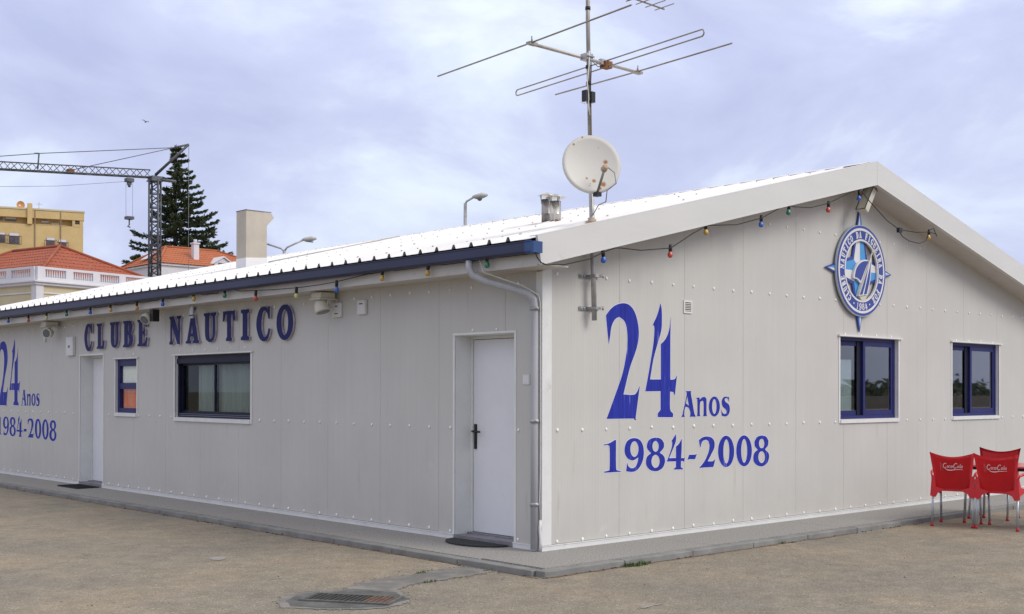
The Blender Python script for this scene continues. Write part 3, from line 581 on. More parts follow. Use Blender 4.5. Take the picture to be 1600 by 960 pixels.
lp += [(.66, 2.16), (1.02, 2.16)]+[(5.6+.36*k, 2.10) for k in range(6)]+[(8.9, 2.09), (9.3, 2.09)]
rivets('rivets', lp, 0)

# ---- doors
def door(y0, y1, zt, d, label, hy=None):
    mb = MB()
    mb.box((-.006, y0-.028, .0), (.003, y0, zt+.0)); mb.box((-.006, y1, .0), (.003, y1+.028, zt)); mb.box((-.010, y0-.028, zt), (.003, y1+.028, zt+.022))
    mb.box((.0031, y0, 0), (d+.03, y0+.004, zt)); mb.box((.0031, y1-.004, 0), (d+.03, y1, zt)); mb.box((.0031, y0+.004, zt-.004), (d+.03, y1-.004, zt))
    mb.build('door_frame', JAMB, club)
    mb = MB(); a, b = y0+.0045, y1-.0045
    mb.box((d-.012, a, .05), (d+.03, a+.028, zt-.005)); mb.box((d-.012, b-.028, .05), (d+.03, b, zt-.005)); mb.box((d-.012, a+.028, zt-.035), (d+.03, b-.028, zt-.005)); mb.build('door_stop', JAMB, club)
    dr = MB().box((d, y0+.038, .062), (d+.045, y1-.038, zt-.04)).build('door', DOOR, club, bevel=.003); dr['label'] = label
    mb = MB(); mb.box((-.012, y0+.002, .004), (d-.06, y1-.002, .045)); mb.box((d-.06, y0+.002, .004), (d+.05, y1-.002, .058)); mb.build('threshold', mat('worn_threshold', (.23, .22, .24), .5, .2, var=.15, vscale=6) if 'worn_threshold' not in bpy.data.materials else bpy.data.materials['worn_threshold'], club)
    for hz in (.30, 1.05, 1.82): MB().tube([(d-.006, y0+.040, hz-.05), (d-.006, y0+.040, hz+.05)], .009, 8).build('hinge', GALV, dr)
    if hy:
        h = MB(); h.box((d-.010, hy-.020, .93), (d-.001, hy+.020, 1.19)); h.tube([(d-.01, hy, 1.115), (d-.045, hy, 1.115), (d-.05, hy-.012, 1.115), (d-.05, hy-.115, 1.112)], .0105, 8); h.tube([(d-.01, hy, 1.0), (d-.018, hy, 1.0)], .012, 10); h.tube([(d-.03, hy, 1.115), (d-.03, hy+.035, 1.115)], .01, 8)
        h.build('handle', BLACK, dr)
    return dr
door(.395, 1.31, 2.115, .225, 'plain white metal door with black lever handle', 1.31-.075)
door(10.0, 10.89, 2.10, .20, 'plain white metal door at the far end', None)
h = MB(); h.box((-.075+.2, 10.12, 1.0), (-.002+.2, 10.15, 1.16)); h.build('handle', BLACK, bpy.data.objects['door.001'])

# ---- windows
def bars(mb, axis, t0, t1, z0, z1, w, d0, d1, wt=None, wb=None):
    wt = wt or w; wb = wb or w
    B = (lambda a, b, c, e: mb.box((a, d0, c), (b, d1, e))) if axis == 1 else (lambda a, b, c, e: mb.box((d0, a, c), (d1, b, e)))
    B(t0, t0+w, z0, z1); B(t1-w, t1, z0, z1); B(t0+w, t1-w, z0, z0+wb); B(t0+w, t1-w, z1-wt, z1)
def gwin(o, label):
    t0, t1, z0, z1 = o
    mb = MB(); f = .03                                   # white flashing round the opening with a projecting head and sill
    mb.box((t0-f, -.008, z0-.045), (t0, .004, z1+.0)); mb.box((t1, -.008, z0-.045), (t1+f, .004, z1)); mb.box((t0, -.022, z0-.045), (t1, .004, z0)); mb.box((t0-f-.02, -.032, z1), (t1+f+.05, .004, z1+.02))
    mb.box((t0-.001, .0041, z0), (t0+.003, .12, z1)); mb.box((t1-.003, .0041, z0), (t1+.001, .12, z1)); mb.box((t0+.003, .0041, z1-.004), (t1-.003, .12, z1+.001)); mb.box((t0+.003, .0041, z0-.001), (t1-.003, .12, z0+.004))
    mb.build('window_flashing', WTRIM, club)
    W = bpy.data.objects.new('window', None); COL.objects.link(W); W.parent = club; W['label'] = label
    a, b, c, e = t0+.004, t1-.004, z0+.005, z1-.005
    mb = MB(); bars(mb, 1, a, b, c, e, .038, .045, .125, wt=.040, wb=.042); mb.build('outer_frame', FRAME, W)
    m = a+(b-a)*.47
    # rear (left) sash, then front (right) sash sliding before it
    mb = MB(); bars(mb, 1, a+.039, m+.02, c+.043, e-.041, .040, .095, .118, wt=.062, wb=.062); mb.build('sash', FRAME, W)
    mb = MB(); bars(mb, 1, m-.030, b-.039, c+.043, e-.041, .048, .052, .082, wt=.062, wb=.066); mb.build('sash', FRAME, W)
    mb = MB(); mb.box((m-.13, .084, c+.044), (m-.035, .092, e-.042)); mb.build('inner_stile', DFRAME, W)
    MB().box((a+.0795, .104, c+.1055), (m-.0205, .108, e-.1035)).build('pane', GLASS, W)
    MB().box((m+.0185, .066, c+.1095), (b-.0875, .070, e-.1035)).build('pane', GLASS, W)
gwin(GW[0], 'blue framed sliding window below the round emblem')
gwin(GW[1], 'blue framed sliding window above the red chairs')
def lwin(o, kindw):
    t0, t1, z0, z1 = o; f = .035
    mb = MB()
    mb.box((-.010, t0-f, z0-.05), (.004, t0, z1)); mb.box((-.010, t1, z0-.05), (.004, t1+f, z1)); mb.box((-.026, t0, z0-.05), (.004, t1, z0)); mb.box((-.030, t0-f-.03, z1), (.004, t1+f+.02, z1+.018))
    mb.box((.0041, t0-.001, z0), (.12, t0+.003, z1)); mb.box((.0041, t1-.003, z0), (.12, t1+.001, z1)); mb.box((.0041, t0+.003, z1-.004), (.12, t1-.003, z1+.001)); mb.box((.0041, t0+.003, z0-.001), (.12, t1-.003, z0+.004))
    mb.build('window_flashing', WTRIM, club)
    W = bpy.data.objects.new('window', None); COL.objects.link(W); W.parent = club
    a, b, c, e = t0+.004, t1-.004, z0+.005, z1-.005
    if kindw == 'wide':
        W['label'] = 'wide dark framed window with sheer curtains'
        mb = MB(); bars(mb, 0, a, b, c, e, .035, .04, .12, wt=.045, wb=.06); mb.build('outer_frame', DFRAME, W)
        MB().box((.02, a, e-.11), (.12, b, e-.046)).build('shutter_box', DFRAME, W)
        mb = MB(); bars(mb, 0, a+.036, (a+b)/2+.014, c+.061, e-.111, .028, .05, .08); mb.build('sash', DFRAME, W)
        mb = MB(); bars(mb, 0, (a+b)/2-.014, b-.036, c+.061, e-.111, .028, .085, .112); mb.build('sash', DFRAME, W)
        mb = MB(); mb.box((.03, a+.06, c+.02), (.0395, b-.06, c+.03)); mb.box((.03, a+.06, c+.045), (.0395, b-.06, c+.052)); mb.build('sill_rail', mat('rail_grey', (.12,.13,.2), .4, var=.1), W)
        MB().box((.064, a+.0645, c+.0895), (.068, (a+b)/2-.0145, e-.1395)).build('pane', GLASS2, W)
        MB().box((.097, (a+b)/2+.0145, c+.0895), (.101, b-.0645, e-.1395)).build('pane', GLASS2, W)
        mb = MB(); n = 90; y0, y1 = a+.05, b-.42                    # pleated sheer curtain
        P = [(.145+.016*math.sin(i*1.9)+.008*math.sin(i*.6), y0+(y1-y0)*i/n) for i in range(n+1)]
        for i in range(n): 
            f_ = mb.face([(P[i][0], P[i][1], c-.3), (P[i+1][0], P[i+1][1], c-.3), (P[i+1][0], P[i+1][1], e), (P[i][0], P[i][1], e)]); f_.smooth = True
        bmesh.ops.remove_doubles(mb.b, verts=mb.b.verts, dist=1e-4)
        o_ = mb.build('curtain', CURT); tag(o_, 'pale green sheer curtain hanging behind the wide side window', 'curtain')
    else:
        W['label'] = 'narrow blue framed window with a pale blind above and orange cloth below'
        mb = MB(); bars(mb, 0, a, b, c, e, .065, .03, .11, wt=.10, wb=.07); mm = c+(e-c)*.50; mb.box((.035, a+.066, mm-.045), (.10, b-.066, mm+.045)); mb.build('outer_frame', FRAME, W)
        MB().box((.06, a+.066, mm+.046), (.064, b-.066, e-.101)).build('pane', GLASS2, W)
        MB().box((.06, a+.066, c+.071), (.064, b-.066, mm-.046)).build('pane', GLASS2, W)
        MB().box((.08, a+.07, mm+.05), (.083, b-.07, e-.105)).build('blind', CURTW, W)
        mb = MB(); n = 24
        P = [(.10+.012*math.sin(i*1.1)+.008*math.sin(i*2.7), a+.03+(b-a-.06)*i/n) for i in range(n+1)]
        for i in range(n): f_ = mb.face([(P[i][0], P[i][1], c), (P[i+1][0], P[i+1][1], c), (P[i+1][0], P[i+1][1], mm), (P[i][0], P[i][1], mm)]); f_.smooth = True
        bmesh.ops.remove_doubles(mb.b, verts=mb.b.verts, dist=1e-4)
        tag(mb.build('cloth', ORANGE), 'orange cloth behind the lower pane of the narrow side window', 'cloth')
lwin(LO[2], 'wide'); lwin(LO[3], 'narrow')
mb = MB(); n = 30; P = [(5.34+.36*i/n, .15+.012*math.sin(i*1.5)) for i in range(n+1)]
for i in range(n): mb.face([(P[i][0], P[i][1], 1.1), (P[i+1][0], P[i+1][1], 1.1), (P[i+1][0], P[i+1][1], 1.95), (P[i][0], P[i][1], 1.95)]).smooth = True
bmesh.ops.remove_doubles(mb.b, verts=mb.b.verts, dist=1e-4)
tag(mb.build('curtain', mat('white_curtain', (.75,.78,.78), .85, var=.05)), 'white half curtain behind the left sash of the window below the emblem', 'curtain')

# ---- roof
RIBP = .2648
def sheet_profile(y0, y1):
    pts = [(y0, 0)]; y = -.022+RIBP*math.ceil((y0+.05+.022)/RIBP)
    while y < y1-.03:
        pts += [(y-.034, 0), (y-.013, .042), (y+.013, .042), (y+.034, 0)]; y += RIBP
    return pts+[(y1, 0)]
def roof_sheet(y0, y1, side=-1):
    mb = MB(); pts = sheet_profile(y0, y1)
    xe = -.47 if side < 0 else BW+.47; n = 10
    xs = [xe+(RIDGE_X-xe)*k/n for k in range(n+1)]
    sag = [rnd.uniform(-.001, .001) for _ in xs]
    for i in range(n):
        for j in range(len(pts)-1):
            q = [(xs[i], pts[j]), (xs[i+1], pts[j]), (xs[i+1], pts[j+1]), (xs[i], pts[j+1])]
            mb.face([(x, p[0], zroof(x)+p[1]+sag[i+(k in (1, 2))]) for k, (x, p) in enumerate(q)])
    bmesh.ops.remove_doubles(mb.b, verts=mb.b.verts, dist=1e-4)
    return mb.build('roof_sheet', ROOF, club)
ry = [-.30, -.154]; 
while ry[-1]+1.0592 < BL+OH-.3: ry.append(ry[-1]+1.0592)
ry.append(BL+OH)
for a, b in zip(ry, ry[1:]): roof_sheet(a+.001, b-.001)
mb = MB(); mb.prism([[(RIDGE_X, zroof(RIDGE_X)), (BW+.47, zroof(BW+.47)), (BW+.47, zroof(BW+.47)-.02), (RIDGE_X, zroof(RIDGE_X)-.02)]], (0,0,0), (1,0,0), (0,0,1), (0,1,0), -.30, BL+OH); mb.build('roof_slope', ROOF, club)
mb = MB(); zc = zroof(RIDGE_X)+.046
for s in (-1, 1): mb.prism([[(RIDGE_X, zc), (RIDGE_X+s*.22, zc-.22*SL-.002), (RIDGE_X+s*.22, zc-.22*SL-.006), (RIDGE_X, zc-.004)]], (0,0,0), (1,0,0), (0,0,1), (0,1,0), -.28, BL+OH)
mb.build('ridge_cap', ROOF, club)
# underlay closes the shell below the sheets
mb = MB(); mb.prism([[(-.36, zroof(-.36)-.045), (RIDGE_X, zroof(RIDGE_X)-.045), (BW+.36, zroof(BW+.36)-.045), (BW+.36, zroof(BW+.36)-.065), (RIDGE_X, zroof(RIDGE_X)-.065), (-.36, zroof(-.36)-.065)]], (0,0,0), (1,0,0), (0,0,1), (0,1,0), -.33, BL+OH-.02); mb.build('roof_underlay', SEAM, club)
# lap flashing across the slope further back
mb = MB(); A = Vector((2.04, 8.43, zroof(2.04)+.05)); B = Vector((4.9, 8.75, zroof(4.9)+.05)); mb.tube([A, A.lerp(B, .5), B], .010, 6); mb.build('lap_flashing', mat('lap_seal', (.45,.43,.40), .7, var=.2), club)
# roof screws and loose dark specks
mb = MB()
y = -.022
while y < BL:
    for x in (-.3, .9, 2.1, 3.3, 4.5, 5.2):
        if rnd.random() < .55: mb.tube([(x+rnd.uniform(-.02, .02), y, zroof(x)+.040), (x, y, zroof(x)+.050)], .008, 6)
    y += RIBP
o_ = mb.build('roof_screws', mat('screw_washer', (.42, .40, .38), .6, .2, var=.3), club); kind(o_, 'stuff')
mb = MB()
for _ in range(26):
    x, y = rnd.uniform(-.2, 4.8), rnd.uniform(-.1, 7); s = rnd.uniform(.008, .022); mb.sphere((x, y, zroof(x)+s*.4), s, 6, 4, (1.5, 1, .6))
o_ = mb.build('roof_debris', mat('dark_debris', (.10,.085,.07), .9, var=.3), club); kind(o_, 'stuff')
# gable fascia (rake) boards with a cap strip
for s, nm in ((-1, 'left'), (1, 'right')):
    xe = -.38 if s < 0 else BW+.38; xt = -.43 if s < 0 else BW+.43
    zl = 4.124-SL*abs(xe-RIDGE_X); zt = 4.405-.2465*abs(xt-RIDGE_X)
    e = -.002*s
    lp_ = [(RIDGE_X+s*.0015, 4.124), (RIDGE_X+s*.0015, 4.405), (xt, zt), (xe, zl)]
    mb = MB(); mb.prism([lp_], (0,0,0), (1,0,0), (0,0,1), (0,1,0), -.38, -.352)
    cp = [(RIDGE_X+s*.0015, 4.405), (RIDGE_X+s*.0015, 4.445), (xt, zt+.038), (xt, zt+.0)]
    mb.prism([[(RIDGE_X+s*.0015, 4.4055), (RIDGE_X+s*.0015, 4.412), (xt, zt+.007), (xt, zt+.0005)]], (0,0,0), (1,0,0), (0,0,1), (0,1,0), -.380, -.27)
    mb.prism([[(RIDGE_X+s*.0015, 4.116), (RIDGE_X+s*.0015, 4.1235), (xe, zl-.0005), (xe, zl-.008)]], (0,0,0), (1,0,0), (0,0,1), (0,1,0), -.386, -.33)
    mb.build('rake_fascia', FASC, club)
    mb = MB(); x1 = -.36 if s < 0 else BW+.36; z1 = 4.124-SL*abs(x1-RIDGE_X)
    mb.prism([[(RIDGE_X, 4.128), (RIDGE_X, 4.14), (x1, z1+.016), (x1, z1+.004)]], (0,0,0), (1,0,0), (0,0,1), (0,1,0), -.35, .0); mb.build('soffit', EAVE, club)
# eave boards
for s in (-1, 1):
    x0 = -.38 if s < 0 else BW+.38; x1 = x0-s*.02
    mb = MB(); mb.box((min(x0, x1), -.351, 2.692), (max(x0, x1), BL+OH, 2.925)); mb.build('eave_fascia', EAVE, club)
    a, b = (-.36, 0) if s < 0 else (BW, BW+.36)
    MB().box((a, -.35, 2.700), (b, BL+OH, 2.712)).build('soffit', EAVE, club)
# gutter with brackets and a bright blue end piece
mb = MB(); y0, y1 = -.285, BL+OH
pr = [(-.395, 2.905), (-.395, 2.815), (-.41, 2.80), (-.475, 2.80), (-.50, 2.82), (-.505, 2.895), (-.512, 2.905), (-.512, 2.912), (-.498, 2.912), (-.494, 2.825), (-.472, 2.808), (-.413, 2.808), (-.403, 2.818), (-.403, 2.905)]
mb.prism([pr], (0,0,0), (1,0,0), (0,0,1), (0,1,0), y0, y1)
gut = mb.build('gutter', NAVY, club)
mb = MB(); q = [(x-.004 if x < -.45 else x+.004, z+(-.004 if z < 2.85 else .003)) for x, z in pr]; mb.prism([q], (0,0,0), (1,0,0), (0,0,1), (0,1,0), -.375, y0); mb.box((-.509, -.41, 2.80), (-.395, -.375, 2.905)); ec = mb.build('gutter_end', BLUEN, gut); ec['label'] = 'bright blue end piece of the gutter'
# downpipe with swan neck
mb = MB(); P = [(-.455, .55, 2.80), (-.455, .545, 2.72), (-.44, .52, 2.66), (-.36, .42, 2.60), (-.20, .22, 2.53), (-.10, .095, 2.475), (-.065, .052, 2.42), (-.06, .045, 2.33), (-.06, .045, 1.2), (-.06, .045, .02)]
mb.tube(P, .037, 14)
for p, r in (((-.06, .045, 2.30), .045), ((-.10, .095, 2.475), .044)): pass
mb.build('downpipe', PVC, club)
for z in (2.33, 1.25, .45):
    mb = MB(); mb.tube([(-.06, .045, z-.018), (-.06, .045, z+.018)], .0445, 14); mb.box((-.03, .03, z-.012), (.0, .06, z+.012)); mb.tube([(-.09, .0, z), (-.06, -.014, z)], .01, 6); mb.build('pipe_clip', GALV, club)
mb = MB(); mb.tube([(-.44, .42, 2.80), (-.42, .38, 2.68), (-.33, .26, 2.625), (-.17, .10, 2.55), (-.05, .0, 2.46), (-.03, -.002, 2.38), (-.022, .0, 1.2), (-.026, -.004, .75), (-.03, .004, .5), (-.022, -.002, .28)], .0045, 6); mb.tube([(-.022, 0, .30), (-.03, .0, .22), (-.024, -.005, .12), (-.03, 0, .01)], .016, 8); mb.build('wire', WPLAST, club)
# vent
vt = MB(); vt.box((2.115, -.012, 2.385), (2.255, -.002, 2.405)); vt.box((2.115, -.012, 2.505), (2.255, -.002, 2.525)); vt.box((2.115, -.012, 2.405), (2.133, -.002, 2.505)); vt.box((2.237, -.012, 2.405), (2.255, -.002, 2.505))
vent = vt.build('vent', WTRIM, club)
mb = MB().box((2.133, -.004, 2.405), (2.237, -.0015, 2.505)).build('vent_recess', mat('rusty_recess', (.12,.08,.06), .9, var=.3), vent)
for k in range(5): MB().box((2.135, -.009, 2.412+.019*k), (2.235, -.0055, 2.420+.019*k)).build('slat', WTRIM, vent)

# ---- painted lettering (thin vinyl on the cladding)
TXT = []
def vinyl(name, loops, wall, shift=0):
    lo = [smooth_loop(l, 2) for l in loops]
    if wall == 'g': o, u, v, w = (0,0,0), (1,0,0), (0,0,1), (0,-1,0)
    else: o, u, v, w = (0, shift, 0), (0,-1,0), (0,0,1), (-1,0,0)
    k_ = .007 if name == 'letter' else .013; big = [offset(lo[0], k_)]+[offset(l, -min(.011, .12*math.sqrt(abs(area(l))))) for l in lo[1:]]
    ob = MB(); ob.prism(big, o, u, v, w, .0008, .0016); e = ob.build(name, LEDGE, club, recalc=True)
    mb = MB(); mb.prism(lo, o, u, v, w, .0018, .0028); mb.build('letter_face', LBLUE, e)
    return e
for ch, loops in TEXT:
    nm = 'numeral' if ch in '0123456789' else 'hyphen' if ch == '-' else 'letter'
    vinyl(nm, loops, 'g'); vinyl(nm, loops, 'l', 15.55)

# ---- raised serif capitals under the eave, and the glyph set for the emblem
def E_(cx, cy, rx, ry, n=28): return [(cx+rx*math.cos(2*math.pi*k/n), cy+ry*math.sin(2*math.pi*k/n)) for k in range(n)]
GL = dict(
 I=[[(0,0),(1,0),(1,.1),(.78,.14),(.78,.86),(1,.9),(1,1),(0,1),(0,.9),(.22,.86),(.22,.14),(0,.1)]],
 T=[[(.28,0),(.74,0),(.74,.09),(.66,.13),(.66,.9),(.8,.88),(.9,.66),(1,.66),(.97,1),(.03,1),(0,.66),(.1,.66),(.2,.88),(.36,.9),(.36,.13),(.28,.09)]],
 L=[[(0,0),(.9,0),(1,.32),(.9,.32),(.74,.11),(.52,.10),(.52,.88),(.66,.92),(.66,1),(0,1),(0,.92),(.14,.88),(.14,.11),(0,.07)]],
 E=[[(0,0),(.93,0),(1,.32),(.9,.32),(.75,.11),(.48,.10),(.48,.46),(.62,.46),(.68,.38),(.75,.38),(.75,.64),(.68,.64),(.62,.56),(.48,.56),(.48,.9),(.7,.9),(.85,.70),(.94,.70),(.9,1),(0,1),(0,.92),(.13,.88),(.13,.11),(0,.07)]],
 F=[[(0,0),(.6,0),(.6,.08),(.48,.12),(.48,.46),(.62,.46),(.68,.38),(.75,.38),(.75,.64),(.68,.64),(.62,.56),(.48,.56),(.48,.9),(.7,.9),(.85,.70),(.94,.70),(.9,1),(0,1),(0,.92),(.13,.88),(.13,.11),(0,.07)]],
 U=[[(0,1),(0,.92),(.1,.88),(.1,.3),(.2,.08),(.48,0),(.75,.06),(.90,.28),(.90,.88),(1,.92),(1,1),(.60,1),(.60,.92),(.72,.88),(.72,.3),(.66,.15),(.56,.1),(.46,.15),(.42,.3),(.42,.88),(.52,.92),(.52,1)]],
 N=[[(0,0),(.3,0),(.3,.08),(.2,.12),(.2,.72),(.70,0),(.90,0),(.90,.88),(1,.92),(1,1),(.66,1),(.66,.92),(.78,.88),(.78,.42),(.36,1),(0,1),(0,.92),(.08,.88),(.08,.12),(0,.08)]],
 A=[[(0,0),(.38,0),(.38,.08),(.28,.1),(.33,.25),(.58,.25),(.62,.1),(.54,.08),(.54,0),(1,0),(1,.08),(.92,.1),(.62,1),(.40,1),(.1,.1),(0,.08)],[(.36,.34),(.46,.72),(.56,.34)]],
 B=[[(0,0),(.6,0),(.88,.07),(1,.25),(.95,.43),(.76,.53),(.9,.63),(.94,.8),(.8,.95),(.55,1),(0,1),(0,.93),(.12,.89),(.12,.11),(0,.07)],[(.46,.1),(.46,.46),(.58,.44),(.66,.28),(.58,.12)],[(.46,.56),(.46,.9),(.55,.88),(.61,.73),(.55,.58)]],
 C=[[(1,.34),(.92,.14),(.76,.02),(.52,-.01),(.25,.08),(.06,.3),(0,.5),(.06,.72),(.25,.94),(.5,1.01),(.72,.98),(.85,.92),(.92,1),(.98,1),(.98,.64),(.9,.64),(.8,.82),(.62,.90),(.47,.84),(.38,.66),(.36,.48),(.40,.28),(.52,.14),(.68,.12),(.82,.2),(.91,.36)]],
 O=[E_(.5,.5,.5,.51),E_(.5,.5,.22,.37)],
 D=[[(0,0),(.5,0),(.82,.12),(1,.5),(.82,.88),(.5,1),(0,1),(0,.93),(.12,.89),(.12,.11),(0,.07)],[(.44,.1),(.44,.9),(.56,.84),(.66,.5),(.56,.16)]],
 G=[[(1,.12),(.8,.02),(.52,-.01),(.25,.08),(.06,.3),(0,.5),(.06,.72),(.25,.94),(.5,1.01),(.72,.98),(.85,.92),(.94,1),(.98,1),(.98,.66),(.9,.66),(.8,.84),(.62,.92),(.45,.84),(.36,.66),(.34,.48),(.38,.28),(.5,.13),(.66,.13),(.66,.38),(.55,.42),(.55,.48),(1,.48)]],
 R=[[(0,0),(.55,0),(.55,.08),(.45,.12),(.45,.44),(.55,.44),(.72,.06),(.85,0),(1,0),(1,.08),(.92,.12),(.80,.48),(.94,.6),(.96,.78),(.82,.94),(.55,1),(0,1),(0,.93),(.12,.89),(.12,.11),(0,.08)],[(.45,.53),(.45,.9),(.56,.88),(.64,.72),(.57,.55)]],
 Z=[[(0,0),(.95,0),(1,.34),(.9,.34),(.78,.12),(.42,.1),(.98,.9),(.98,1),(.05,1),(.02,.7),(.11,.7),(.24,.88),(.54,.9),(0,.1)]])
def norm(loops):
    xs = [p[0] for p in loops[0]]; ys = [p[1] for p in loops[0]]; a, b, c, d = min(xs), max(xs), min(ys), max(ys)
    return [[((x-a)/(b-a), (y-c)/(d-c)) for x, y in lp] for lp in loops]
for i, k in ((6, '1'), (7, '9'), (8, '8'), (9, '4')): GL[k] = norm(TEXT[i][1])
sign = thing('wall_lettering', 'row of raised navy serif capitals fixed to the long wall above the windows', 'lettering', loc=(0, 7.5, 2.19))
CL = [('C',10.633,10.346),('L',10.15,9.873),('U',9.66,9.337),('B',9.189,8.856),('E',8.692,8.372),('N',7.66,7.313),('A',7.162,6.783),('U',6.64,6.305),('T',6.12,5.797),('I',5.64,5.44),('C',5.251,4.922),('O',4.76,4.382)]
for ch, a, b in CL:
    w = a-b; z0, h = (2.195, .40) if ch not in 'CO' else (2.17, .435)
    loops = [smooth_loop([(x*w, y*h) for x, y in lp], 2) for lp in GL[ch]]
    mb = MB(); mb.prism(loops, (0, a-7.5, z0-2.19), (0,-1,0), (0,0,1), (-1,0,0), .010, .036); le = mb.build('letter', SIGNS, sign)
    mb = MB(); mb.prism(loops, (0, a-7.5, z0-2.19), (0,-1,0), (0,0,1), (-1,0,0), .0365, .042); mb.build('letter_face', SIGNB, le)
mb = MB(); mb.prism([[(.10, .42), (.15, .42), (.235, .50), (.17, .50)]], (0, 7.162-7.5, 0), (0,-1,0), (0,0,1), (-1,0,0), .010, .042); mb.build('accent', SIGNB, sign)

# ---- round emblem over the gable window
def emblem():
    cx, cz, Rr = 5.605, 3.08, .575
    e = thing('emblem', 'round blue and white compass star emblem with sail on the gable wall', 'emblem', loc=(cx, -.0, cz))
    U, V, W = (1,0,0), (0,0,1), (0,-1,0)
    def P(mb, loops, d0, d1): mb.prism(loops, (0,0,0), U, V, W, d0, d1); return mb
    def ring(r0, r1, d0, d1, name, m, par=e, n=64):
        return P(MB(), [E_(0,0,r1*Rr,r1*Rr,n), E_(0,0,r0*Rr,r0*Rr,n)], d0, d1).build(name, m, par)
    # star below the ring
    def pol(r, a): return (r*Rr*math.cos(R(a)), r*Rr*math.sin(R(a)))
    st = []
    for k in range(4): st += [pol(1.36, 90*k), pol(.43, 90*k+45)]
    star = P(MB(), [st], .010, .028).build('star', ENAVY, e)
    star['label'] = 'four pointed compass star'
    for k, (ml, mr_) in enumerate(((ESKY, EWHITE), (EWHITE, ESKY), (ESKY, EWHITE), (EWHITE, ESKY))):
        a = [90, 0, 270, 180][k]
        tip, lft, rgt = pol(1.27, a), pol(.345, a+45), pol(.345, a-45); c0 = pol(.012, a)
        cols = {90: (EWHITE, ESKY), 0: (EWHITE, ESKY), 270: (EWHITE, ESKY), 180: (EWHITE, ESKY)}[a]
        P(MB(), [[c0, tip, lft]], .0285, .031).build('star_facet', cols[0], star)
        P(MB(), [[c0, rgt, tip]], .0285, .031).build('star_facet', cols[1], star)
    ring(.69, 1.0, .034, .058, 'ring', ENAVY)
    ring(.892, .945, .0582, .061, 'ring_band', EWHITE); ring(.66, .70, .0345, .061, 'ring_band', EWHITE)
    ring(.985, 1.015, .030, .055, 'rim', mat('pale_rim', (.45,.52,.55), .4, var=.1))
    # lettering round the ring
    def arc(text, a0, a1, rin, h, flip=False, wid=.092):
        n = len(text)
        for i, ch in enumerate(text):
            if ch == ' ': continue
            a = a0+(a1-a0)*(i+.5)/n
            w = wid*(.5 if ch in 'I1' else 1)
            r = rin*Rr
            t = R(a)
            er = Vector((math.cos(t), math.sin(t))); et = Vector((math.sin(t), -math.cos(t)))
            if flip: er_, et_ = -er, -et
            else: er_, et_ = er, et
            base = er*r if not flip else er*(r+h*Rr)
            loops = [[tuple(base+et_*((x-.5)*w*Rr)+er_*(y*h*Rr)) for x, y in lp] for lp in GL[ch]]; loops = [offset(loops[0], .0028)]+[offset(l, -.0015) for l in loops[1:]]
            P(MB(), loops, .0582, .0605).build('letter', EWHITE, e)
    arc('CLUBE NAUTICO DA FIGUEIRA DA FOZ', 236, -56, .725, .145)
    arc('1984', 253, 287, .725, .145, True)
    for a in (246, 294): 
        x, y = pol(.80, a); P(MB(), [E_(x, y, .012, .012, 10)], .0582, .0605).build('dot', EWHITE, e)
    # sail boat across the opening
    D = {'sail_out': (EWHITE, .036, .064), 'sail_in': (ENAVY, .0645, .068), 'main_out': (EWHITE, .040, .070), 'main_a': (ENAVY, .0705, .074), 'main_b': (ENAVY, .0705, .074), 'mast': (CREAM, .0745, .079), 'flag': (CREAM, .0795, .084), 'hull': (CREAM, .036, .062)}
    NM = {'sail_out': 'sail', 'sail_in': 'sail_cloth', 'main_out': 'sail', 'main_a': 'sail_cloth', 'main_b': 'sail_cloth', 'mast': 'mast', 'flag': 'pennant', 'hull': 'hull'}
    for n_, lp in LOGO:
        m, a, b = D[n_]; lp = smooth_loop([(x-cx, z-cz) for x, z in lp], 2); P(MB(), [lp], a, b).build(NM[n_], m, e)
emblem()

# ================================================================== THINGS ON AND ROUND THE CLUBHOUSE
# string lights: cable with lamp holders and coloured bulbs
def bulb(parent, p, col, dx=0, dy=0):
    """p = centre of the glass; holder above it"""
    p = Vector(p); k = MB()
    k.tube([p+Vector((dx*1.3, dy*1.3, .108)), p+Vector((dx, dy, .085)), p+Vector((dx*.4, dy*.4, .036))], [.014, .019, .018], 10)
    h = k.build('lamp_holder', BLACK, parent)
    mb = MB(); pr = [(.011, .042), (.015, .034), (.023, .018), (.028, .002), (.026, -.014), (.017, -.026), (.002, -.030)]
    rings = [[mb.b.verts.new(p+Vector((r*math.cos(2*math.pi*i/12), r*math.sin(2*math.pi*i/12), z))) for i in range(12)] for r, z in pr]
    for a, b in zip(rings, rings[1:]):
        for i in range(12): f = mb.b.faces.new((a[i], b[i], b[(i+1) % 12], a[(i+1) % 12])); f.smooth = True
    mb.build('bulb', BULB[col], h)
LS = thing('string_lights', 'string of coloured bulbs hanging along the gutter of the long wall', 'string lights', 'strings of coloured bulbs under the roof edges')
BL_ = [(12.896,2.745,'blue'),(11.965,2.72,'red'),(11.175,2.725,'cream'),(10.366,2.745,'green'),(9.463,2.735,'blue'),(8.732,2.735,'yellow'),(7.857,2.72,'orange'),(7.063,2.735,'blue'),(6.162,2.755,'yellow'),(5.348,2.752,'green'),(4.586,2.672,'red'),(3.67,2.65,'cream'),(2.842,2.672,'blue'),(1.993,2.742,'yellow'),(1.22,2.74,'yellow'),(.307,2.753,'green'),(13.85,2.74,'red'),(14.8,2.745,'green')]
X0 = -.44
for y, z, c in BL_:
    z = z-.012; bulb(LS, (X0, y, z), c, rnd.uniform(-.008, .008), rnd.uniform(-.015, .015))
cab = MB()
ys = sorted([b[:2] for b in BL_], reverse=True)
